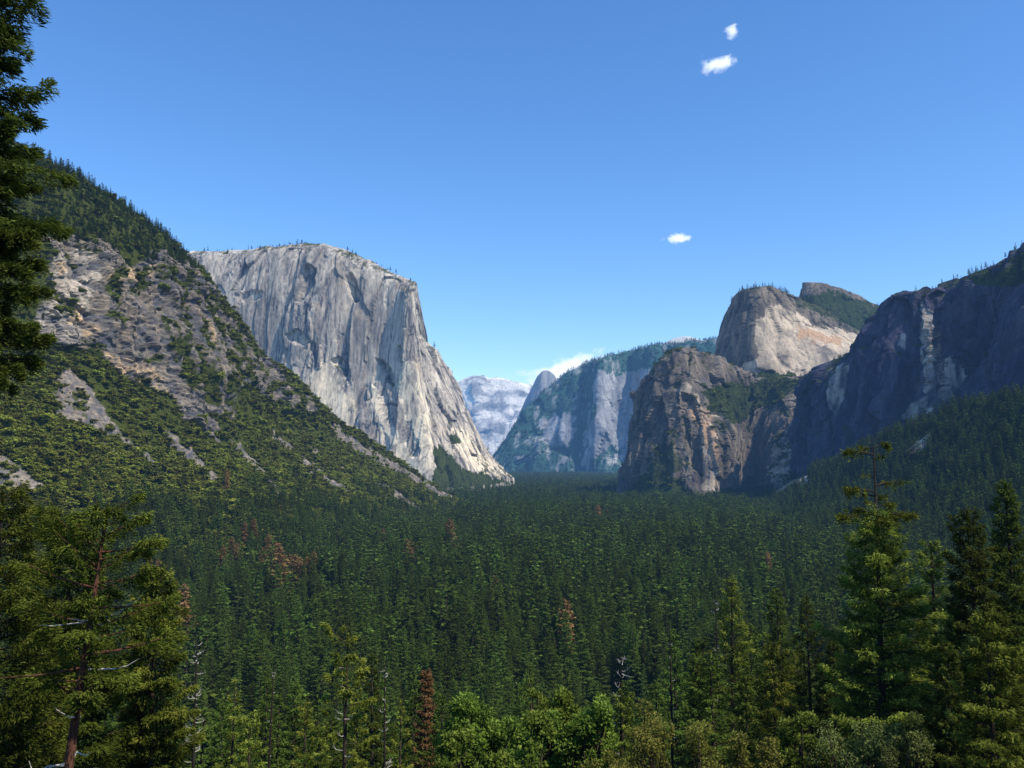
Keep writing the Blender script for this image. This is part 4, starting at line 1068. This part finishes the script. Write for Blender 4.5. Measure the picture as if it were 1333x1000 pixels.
def scatter_stuff(name, protos, pts, rot, scl, idx, label, cat):
    me = bpy.data.meshes.new(name)
    me.vertices.add(len(pts)); me.vertices.foreach_set('co', np.asarray(pts, np.float32).ravel())
    for nm, typ, key, arr in (('rot', 'FLOAT_VECTOR', 'vector', rot), ('scl', 'FLOAT_VECTOR', 'vector', scl), ('idx', 'INT', 'value', idx)):
        a = me.attributes.new(nm, typ, 'POINT')
        a.data.foreach_set(key, np.asarray(arr, np.int32 if typ == 'INT' else np.float32).ravel())
    o = link(name, me)
    tag(o, label, cat, 'stuff')
    ng = bpy.data.node_groups.new(name, 'GeometryNodeTree')
    ng.interface.new_socket('Geometry', in_out='INPUT', socket_type='NodeSocketGeometry')
    ng.interface.new_socket('Geometry', in_out='OUTPUT', socket_type='NodeSocketGeometry')
    N = ng.nodes.new; Lk = ng.links.new
    gi, go = N('NodeGroupInput'), N('NodeGroupOutput')
    jn = N('GeometryNodeJoinGeometry')
    for p in protos:
        oi = N('GeometryNodeObjectInfo'); oi.inputs['Object'].default_value = p; oi.inputs['As Instance'].default_value = True
        Lk(oi.outputs['Geometry'], jn.inputs[0])
    ip = N('GeometryNodeInstanceOnPoints'); ip.inputs['Pick Instance'].default_value = True
    Lk(gi.outputs[0], ip.inputs['Points']); Lk(jn.outputs[0], ip.inputs['Instance'])
    for nm, typ, sock in (('rot', 'FLOAT_VECTOR', 'Rotation'), ('scl', 'FLOAT_VECTOR', 'Scale'), ('idx', 'INT', 'Instance Index')):
        na = N('GeometryNodeInputNamedAttribute'); na.data_type = typ; na.inputs['Name'].default_value = nm
        if sock == 'Rotation':
            er = N('FunctionNodeEulerToRotation'); Lk(na.outputs[0], er.inputs[0]); Lk(er.outputs[0], ip.inputs[sock])
        else:
            Lk(na.outputs[0], ip.inputs[sock])
    Lk(ip.outputs[0], go.inputs[0])
    md = o.modifiers.new('scatter', 'NODES'); md.node_group = ng
    return o

# ------------------------------------------------------------------ scatter points
def inview(P, H, m=160):
    px, py, f = project(P); q = P.copy(); q[:, 2] += H
    px2, py2, _ = project(q)
    return (px > -m) & (px < 1333 + m) & (py2 < 1000 + m) & (f > 5)

pts = []    # x,y,z,height,kind
def jgrid(y0, y1, s, xw=0.78):
    ny = int((y1 - y0) / s); out = []
    for i in range(ny):
        y = y0 + (i + .5) * s; n = int(2 * xw * y / s) + 2
        x = (np.arange(n) - n / 2 + .5) * s
        out.append(np.stack([x, np.full(n, y)], -1))
    A = np.concatenate(out)
    return A + RNG.uniform(-.48, .48, A.shape) * s
A = np.concatenate([jgrid(84, 330, 11), jgrid(330, 1300, 10.6), jgrid(1300, 2600, 12.5), jgrid(2600, 8600, 17, .30)])
z = ground_z(A[:, 0], A[:, 1])
P = np.column_stack([A, z])
# landform heights: drop floor trees that would stand inside the hills
def height_of(S, A, cell=25.0):
    """upper surface of a landform over the points, -1e9 where it has none"""
    Q3 = S.P.reshape(-1, 3)
    k = np.floor(Q3[:, :2] / cell).astype(int)
    key = k[:, 0] * 100003 + k[:, 1]
    o = np.argsort(key); ks = key[o]; zs = Q3[o, 2]
    uk, st = np.unique(ks, return_index=True)
    mx = np.maximum.reduceat(zs, st)
    a = np.floor(A / cell).astype(int); ka = a[:, 0] * 100003 + a[:, 1]
    j = np.clip(np.searchsorted(uk, ka), 0, len(uk) - 1)
    return np.where(uk[j] == ka, mx[j], -1e9)
hid = np.zeros(len(P), bool)
for nm, S in LANDS.items():
    if nm in ('sdome', 'half', 'snowy'): continue
    hid |= height_of(S, A, 25 if nm != 'ridge' else 60) > P[:, 2] + 12
n1 = fbm(P / 220, 4, 501); n2 = fbm(P / 60, 3, 502)
Hh = 33 + 12 * n1 + 6 * fbm(P / 35, 2, 503) + np.abs(RNG.normal(0, 11, len(P)))
Hh = np.clip(Hh, 12, 58)
keep = ~hid & inview(P, Hh) & (n2 > -.42)
# foreground thins out in the middle so that the view over the valley stays open
pxc, _, _ = project(P)
topy = project(P + np.stack([0 * Hh, 0 * Hh, Hh], -1))[1]
fg = P[:, 1] < 330
lim = np.interp(pxc, [-200, 0, 250, 400, 850, 900, 1333, 1600], [880, 880, 880, 872, 872, 800, 780, 780])
Hmax = (W(pxc, lim, P[:, 1])[:, 2] - P[:, 2])
Hh = np.where(fg, np.minimum(Hh, Hmax * RNG.uniform(.82, 1.0, len(P))), Hh)
keep &= ~(fg & (Hh < 9)) & ~(fg & (RNG.uniform(0, 1, len(P)) < .25))
for hx, hd, hw in HERO:   # keep clear of the hero trees
    c = W(hx, 800, hd)
    keep &= ~((P[:, 0] - c[0]) ** 2 + (P[:, 1] - c[1]) ** 2 < (hw / 2 / F * hd + 1.5) ** 2)
FL = np.column_stack([P[keep], Hh[keep]])

def on_land(S, n_per_area, mask, seed, margin=200, hid_px=True):
    """random points on the front of a landform; mask(px,py,P,at,N)->density 0..1"""
    rng = np.random.default_rng(seed)
    G = S.P[:, :]; a = G[:-1, :-1]; b = G[1:, :-1]; c = G[:-1, 1:]
    cx = np.abs(np.cross(b - a, c - a)[..., 2])          # plan area
    px, py = S.px[:-1, :-1], S.py[:-1, :-1]
    at = {k_: v[:-1, :-1] for k_, v in S.at.items()}
    dens = mask(px, py, a, at, S.N[:-1, :-1]) * cx * n_per_area * ((px > -margin) & (px < 1333 + margin))
    cnt = rng.poisson(dens)
    ii, jj = np.nonzero(cnt); r = cnt[ii, jj]
    ii = np.repeat(ii, r); jj = np.repeat(jj, r)
    u = rng.uniform(0, 1, len(ii))[:, None]; v = rng.uniform(0, 1, len(ii))[:, None]
    return a[ii, jj] + (b[ii, jj] - a[ii, jj]) * u + (c[ii, jj] - a[ii, jj]) * v

fr = lambda P, s, sd: fbm(P.reshape(-1, 3) / s, 3, sd).reshape(P.shape[:-1])
con = []    # conifers on the landforms: x y z h
# left hill
def m_ltree(px, py, P, at, N):
    low = sm(0, 1, (py - np.interp(px, [0, 150, 300, 450, 600], [690, 650, 618, 626, 640]) + fr(P, 70, 31) * 55) / 75)
    top = inpoly(px, py, [(30,190),(60,200),(250,330),(300,390),(250,352),(150,352),(100,316),(30,320)]) * 1.0
    top = top * 1.8
    some = 0.05
    return np.clip(low * .9 + top * 0.9 + some, 0, 1.7) * (1 - at['talus']) * sm(.28, .45, N[..., 2])
q = on_land(LANDS['left'], 1 / 62., m_ltree, 1)
qpx, qpy, _ = project(q)
h = np.where(qpy > 620, RNG.uniform(17, 34, len(q)), np.where(qpy < 360, 6 + 18 * RNG.uniform(0, 1, len(q)) ** 1.6, RNG.uniform(7, 15, len(q))))
con.append(np.column_stack([q, h]))
def m_rtree(px, py, P, at, N): return (1 - at['talus']) * (fr(P, 70, 3) > -.55)
q = on_land(LANDS['slope'], 1 / 95., m_rtree, 2); con.append(np.column_stack([q, RNG.uniform(17, 36, len(q))]))
def m_veg(px, py, P, at, N): return np.clip(at['veg'], 0, 1) * sm(.3, .55, N[..., 2])
for nm, dn, h0_, h1_ in (('wall', 1 / 500., 14, 28), ('middle', 1 / 350., 12, 26), ('upper', 1 / 350., 12, 26), ('lower', 1 / 170., 8, 20), ('right', 1 / 240., 10, 24)):
    q = on_land(LANDS[nm], dn * 1.5, m_veg, 5); q = q[fbm(q / 70, 3, 88) > -.05]; con.append(np.column_stack([q, h0_ * .6 + (h1_ - h0_ * .6) * RNG.uniform(0, 1, len(q)) ** 1.8]))
def m_ridge(px, py, P, at, N): return np.clip(at['veg'], 0, 1) * (1.0)
q = on_land(LANDS['ridge'], 1 / 900., m_ridge, 6); con.append(np.column_stack([q, RNG.uniform(22, 38, len(q))]))
con = np.concatenate(con)
con = con[inview(con[:, :3], con[:, 3])]
# brush
def m_brush(px, py, P, at, N):
    low = sm(0, 1, (py - np.interp(px, [0, 150, 300, 450, 600], [720, 700, 680, 668, 664]) + fr(P, 70, 31) * 45) / 70)
    rk = at['rock'] > .5
    cl = fr(P, 42, 71) * .7 + fr(P, 15, 72) * .5
    return (1 - .8 * inpoly(px, py, [(30,190),(60,200),(250,330),(262,350),(150,352),(100,316),(30,320)])) * np.where(rk, at['veg'] * .75, (1 - low * .85) * (1 - at['talus']) * np.clip(.85 + cl * 2.0, .35, 1.5)) * sm(.12, .3, N[..., 2])
br = on_land(LANDS['left'], 1 / 17., m_brush, 11)
br = np.column_stack([br, RNG.uniform(2.6, 6.5, len(br)) * np.where(RNG.uniform(0, 1, len(br)) < .12, 1.7, 1)])
q = on_land(LANDS['left'], 1 / 160., lambda px, py, P, at, N: at['talus'] * .3, 12)
br = np.concatenate([br, np.column_stack([q, RNG.uniform(1.5, 3.2, len(q))])])
q = on_land(LANDS['lower'], 1 / 90., m_veg, 13)
br = np.concatenate([br, np.column_stack([q, RNG.uniform(3, 8, len(q))])])
br = br[inview(br[:, :3], br[:, 3])]

ALL = np.concatenate([FL, con])
tp = ALL[:, :3].copy(); tp[:, 2] += ALL[:, 3]
tpx, tpy, tf = project(tp)
bpy_ = project(ALL[:, :3])[1]
# rust coloured dead trees: the forest tree whose top stands nearest each surveyed spot
RUST = [(292,722),(300,718),(308,722),(343,722),(350,724),(356,720),(363,724),(369,728),(376,726),(382,735),(388,738),(400,734),(407,728),
        (196,745),(204,748),(210,760),(236,770),(530,712),(538,716),(568,678),(577,682),(585,686),(294,622),(316,690),(388,626),(643,762),(734,797),(780,664),(788,666),
        (645,650),(655,654),(348,700),(330,682),(498,694),(240,800),(1000,728),(950,690)]
taken = np.zeros(len(ALL), bool); dead_idx = []
for x_, y_ in RUST:
    dd = (tpx - x_) ** 2 + (tpy - y_) ** 2 + taken * 1e9
    i = int(np.argmin(dd)); taken[i] = True; dead_idx.append(i)
score = (np.minimum(bpy_, 1000) - tpy) * ((tpx > 5) & (tpx < 1328) & (tpy < 985)) * ~taken
order = np.argsort(-score)[:300]
big = np.zeros(len(ALL), bool); big[order] = True
print('forest', len(ALL), 'brush', len(br), 'nearest individual dist', tf[order].min(), tf[order].max(), score[order[-1]])

G_IND = 'tall conifers standing in the near part of the valley forest'
srcs = {}
rng = np.random.default_rng(55)
for n, i in enumerate(order):
    key = ('c', n % 4) if tf[i] < 280 else ('n', n % 6)
    s = ALL[i, 3] / 36.0; w = s * rng.uniform(1.0, 1.6)
    lab = 'dark green conifer crowded among its like in the near valley forest'
    if key not in srcs:
        m = (close_m if key[0] == 'c' else near_m)[key[1]]
        srcs[key] = tree_thing('conifer', m[0], m[1], M_bark, M_forest, ALL[i, :3], rng.uniform(0, 6.28), (w, w, s), lab, 'conifer', G_IND)[0]
    else:
        copy_thing(srcs[key], ALL[i, :3], rng.uniform(0, 6.28), (w, w, s))
src = None
for n, i in enumerate(dead_idx):
    s = max(ALL[i, 3], 28) * 1.2 / 36.0; w = s * rng.uniform(1.2, 1.6)
    lab = 'rust brown dead conifer among the green forest trees'
    if src is None:
        src = tree_thing('dead_conifer', dead_m[0], dead_m[1], M_bark, M_dead, ALL[i, :3], 1.0, (w, w, s), lab, 'dead conifer', 'rust brown dead conifers in the forest')[0]
    else:
        copy_thing(src, ALL[i, :3], rng.uniform(0, 6.28), (w, w, s))

rest = ALL[~(big | taken)]; rf = tf[~(big | taken)]
def rs3(P, wv=(1.0, 1.75), H0=36.):
    n = len(P); s = P[:, 3] / H0; w = s * RNG.uniform(*wv, n)
    rot = np.column_stack([RNG.normal(0, .02, n), RNG.normal(0, .02, n), RNG.uniform(0, 6.28, n)])
    return rot, np.column_stack([w, w, s])
idxs = np.where(rf < 900, RNG.integers(0, 6, len(rest)), 6 + RNG.integers(0, 5, len(rest)))
idxs = np.where(rf < 280, 11 + RNG.integers(0, 4, len(rest)), idxs)
r_, s_ = rs3(rest)
s_[:, :2] *= np.where(rf > 2500, 1.25, 1.0)[:, None]
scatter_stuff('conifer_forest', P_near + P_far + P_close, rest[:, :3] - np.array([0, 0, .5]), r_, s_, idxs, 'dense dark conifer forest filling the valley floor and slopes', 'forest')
r_, s_ = rs3(br, (1.3, 2.2), 6.)
scatter_stuff('hillside_brush', P_brush, br[:, :3] - np.array([0, 0, .4]), r_, s_, RNG.integers(0, 4, len(br)), 'low green brush and small oaks covering the left hillside', 'brush')

# ------------------------------------------------------------------ air: the hazy sky volume over the whole valley
def sky_volume():
    k = NT('valley_haze')
    ab = k.n('ShaderNodeVolumeAbsorption', {'Color': (0.50, 0.30, 0.0, 1), 'Density': HAZE_D})
    em = k.n('ShaderNodeEmission', {'Color': HAZE_C, 'Strength': HAZE_E})  # glow stands in for light scattered by the haze
    ad = k.n('ShaderNodeAddShader', {0: ab, 1: em})
    k.t.links.new(ad.outputs[0], k.out.inputs['Volume'])
    return k.m
HAZE_D = 2.2e-5
J = np.array([0.36, 0.64, 1.02])                      # colour the air tends to with distance
sig = HAZE_D * np.array([0.50, 0.70, 1.0])
e_ = J * sig
HAZE_E = float(e_.max()); HAZE_C = (*[float(v) for v in e_ / e_.max()], 1)
nu_, nv_ = 96, 24
th = np.arange(nu_) / nu_ * 2 * math.pi; ph = np.linspace(-0.12, math.pi / 2, nv_)
V = np.stack([np.outer(np.cos(ph), np.cos(th)) * 28000, np.outer(np.cos(ph), np.sin(th)) * 28000, np.outer(np.sin(ph), np.ones(nu_)) * 2200], -1).reshape(-1, 3)
ii = np.arange(nv_ - 1)[:, None] * nu_; jj = np.arange(nu_)[None]; j2 = (jj + 1) % nu_
Q = np.stack([ii + jj, ii + j2, ii + nu_ + j2, ii + nu_ + jj], -1).reshape(-1, 4)
bot = len(V); V = np.concatenate([V, [[0, 0, V[0, 2]]]])
T = np.stack([np.full(nu_, bot), (np.arange(nu_) + 1) % nu_, np.arange(nu_)], -1)
sk = link('sky', mesh_from('sky', V, Q, T), sky_volume())
tag(sk, 'clear blue hazy sky over the valley', 'sky', 'structure')

# ------------------------------------------------------------------ clouds
def cloud(cx, cy, d, wpx, hpx, seed, label, tilt=0.0, dens=0.03, group=None):
    c = W(cx, cy, d); a = wpx / 2 / F * d; b = hpx / 2 / F * d
    k = NT('cloud_vapour')
    tc = k.n('ShaderNodeTexCoord')
    ln = k.n('ShaderNodeVectorMath', {0: (tc, 3)}, operation='LENGTH')
    off = k.n('ShaderNodeMapping', {'Vector': (tc, 3), 'Location': (seed * 3.1, seed, 0), 'Scale': (1.0 * a / b ** 1.0 * .8, 1, 1.0)})
    nz = k.n('ShaderNodeTexNoise', {'Vector': off, 'Scale': 1.5, 'Detail': 8.0, 'Roughness': 0.68, 'Distortion': 0.3})
    v = k.math('SUBTRACT', k.math('ADD', k.math('MULTIPLY', nz, 3.0), 0.0), k.math('ADD', k.math('MULTIPLY', (ln, 1), 1.4), 0.70))
    v = k.math('MULTIPLY', v, 1.3, True)
    pv = k.n('ShaderNodeVolumeScatter', {'Color': (1, 1, 1, 1), 'Density': k.math('MULTIPLY', v, dens), 'Anisotropy': 0.3})
    em = k.n('ShaderNodeEmission', {'Color': (0.95, 0.97, 1, 1), 'Strength': k.math('MULTIPLY', v, dens * .35)})  # added glow makes up for light lost to few scatter bounces
    ad = k.n('ShaderNodeAddShader', {0: pv, 1: em})
    k.t.links.new(ad.outputs[0], k.out.inputs['Volume'])
    # puffy hull
    n = 20; th = np.linspace(0, 2 * math.pi, 33)[:-1]; ph = np.linspace(-math.pi / 2, math.pi / 2, n)
    U = np.stack([np.outer(np.cos(ph), np.cos(th)), np.outer(np.cos(ph), np.sin(th)), np.outer(np.sin(ph), np.ones(32))], -1).reshape(-1, 3)
    U = U * (1 + .12 * fbm(U * 2.2, 3, seed))[:, None]
    i = np.arange(n - 1)[:, None] * 32; j = np.arange(32)[None]; jn = (j + 1) % 32
    Qc = np.stack([i + j, i + jn, i + 32 + jn, i + 32 + j], -1).reshape(-1, 4)
    o = link('cloud', mesh_from('cloud', U, Qc, smooth=True), k.m, None, c)
    o.scale = (a, b * 1.2, b); o.rotation_euler = (0, math.radians(-tilt), 0)
    tag(o, label, 'cloud', 'structure' if False else None, group)
    return o
cloud(934, 82, 6500, 72, 40, 1, 'largest puffy white cloud of the pair high on the right', 14)
cloud(954, 41, 6500, 28, 32, 2, 'tiny round white cloud, topmost in the sky', -20)
cloud(882, 311, 10500, 58, 22, 3, 'small flat white cloud lower, over the right hand peaks', 2)
cloud(738, 482, 18000, 170, 52, 4, 'long white cloud behind the far ridge beside the half dome', 20, dens=.01)
cloud(696, 486, 18000, 110, 22, 5, 'thin white cloud streak left of the half dome top', 2, dens=.004)

# ------------------------------------------------------------------ light
EL, AZ = 51.0, 124.0
world = bpy.data.worlds.new('World'); scene.world = world; world.use_nodes = True
nt = world.node_tree; nt.nodes.clear()
sky = nt.nodes.new('ShaderNodeTexSky'); sky.sky_type = 'NISHITA'; sky.sun_disc = False
sky.sun_elevation = math.radians(EL); sky.sun_rotation = math.radians(AZ); sky.altitude = 1400
sky.air_density = 1.0; sky.dust_density = 0.6; sky.ozone_density = 2.5
hs = nt.nodes.new('ShaderNodeHueSaturation'); hs.inputs['Saturation'].default_value = 1.22; hs.inputs['Value'].default_value = 1.0
tn = nt.nodes.new('ShaderNodeMix'); tn.data_type = 'RGBA'; tn.blend_type = 'MULTIPLY'; tn.inputs[0].default_value = 1.0; tn.inputs[7].default_value = (1.34, 1.38, 1.52, 1)
bg = nt.nodes.new('ShaderNodeBackground'); bg.inputs['Strength'].default_value = 0.15
ow = nt.nodes.new('ShaderNodeOutputWorld')
nt.links.new(sky.outputs[0], hs.inputs['Color']); nt.links.new(hs.outputs[0], tn.inputs[6]); nt.links.new(tn.outputs[2], bg.inputs['Color']); nt.links.new(bg.outputs[0], ow.inputs[0])
sun = bpy.data.lights.new('sun', 'SUN'); sun.energy = 5.0; sun.angle = math.radians(0.5); sun.color = (1.0, 0.94, 0.82)
so = bpy.data.objects.new('sun', sun); COL.objects.link(so)
e, a = math.radians(EL), math.radians(AZ)
so.rotation_euler = (math.pi / 2 - e, 0, math.pi - a)
so.location = (0, 0, 600)

# ------------------------------------------------------------------ render settings
scene.view_settings.view_transform = 'Standard'; scene.view_settings.look = 'None'; scene.view_settings.exposure = 0
c = scene.cycles if hasattr(scene, 'cycles') else None
scene.render.engine = 'CYCLES'
c = scene.cycles
c.use_denoising = True
try: c.denoiser = 'OPENIMAGEDENOISE'
except Exception: pass
c.max_bounces = 5; c.diffuse_bounces = 2; c.glossy_bounces = 1; c.transmission_bounces = 2; c.volume_bounces = 3; c.transparent_max_bounces = 8
c.use_adaptive_sampling = True; c.adaptive_threshold = 0.02
c.volume_step_rate = 1.0; c.volume_max_steps = 128
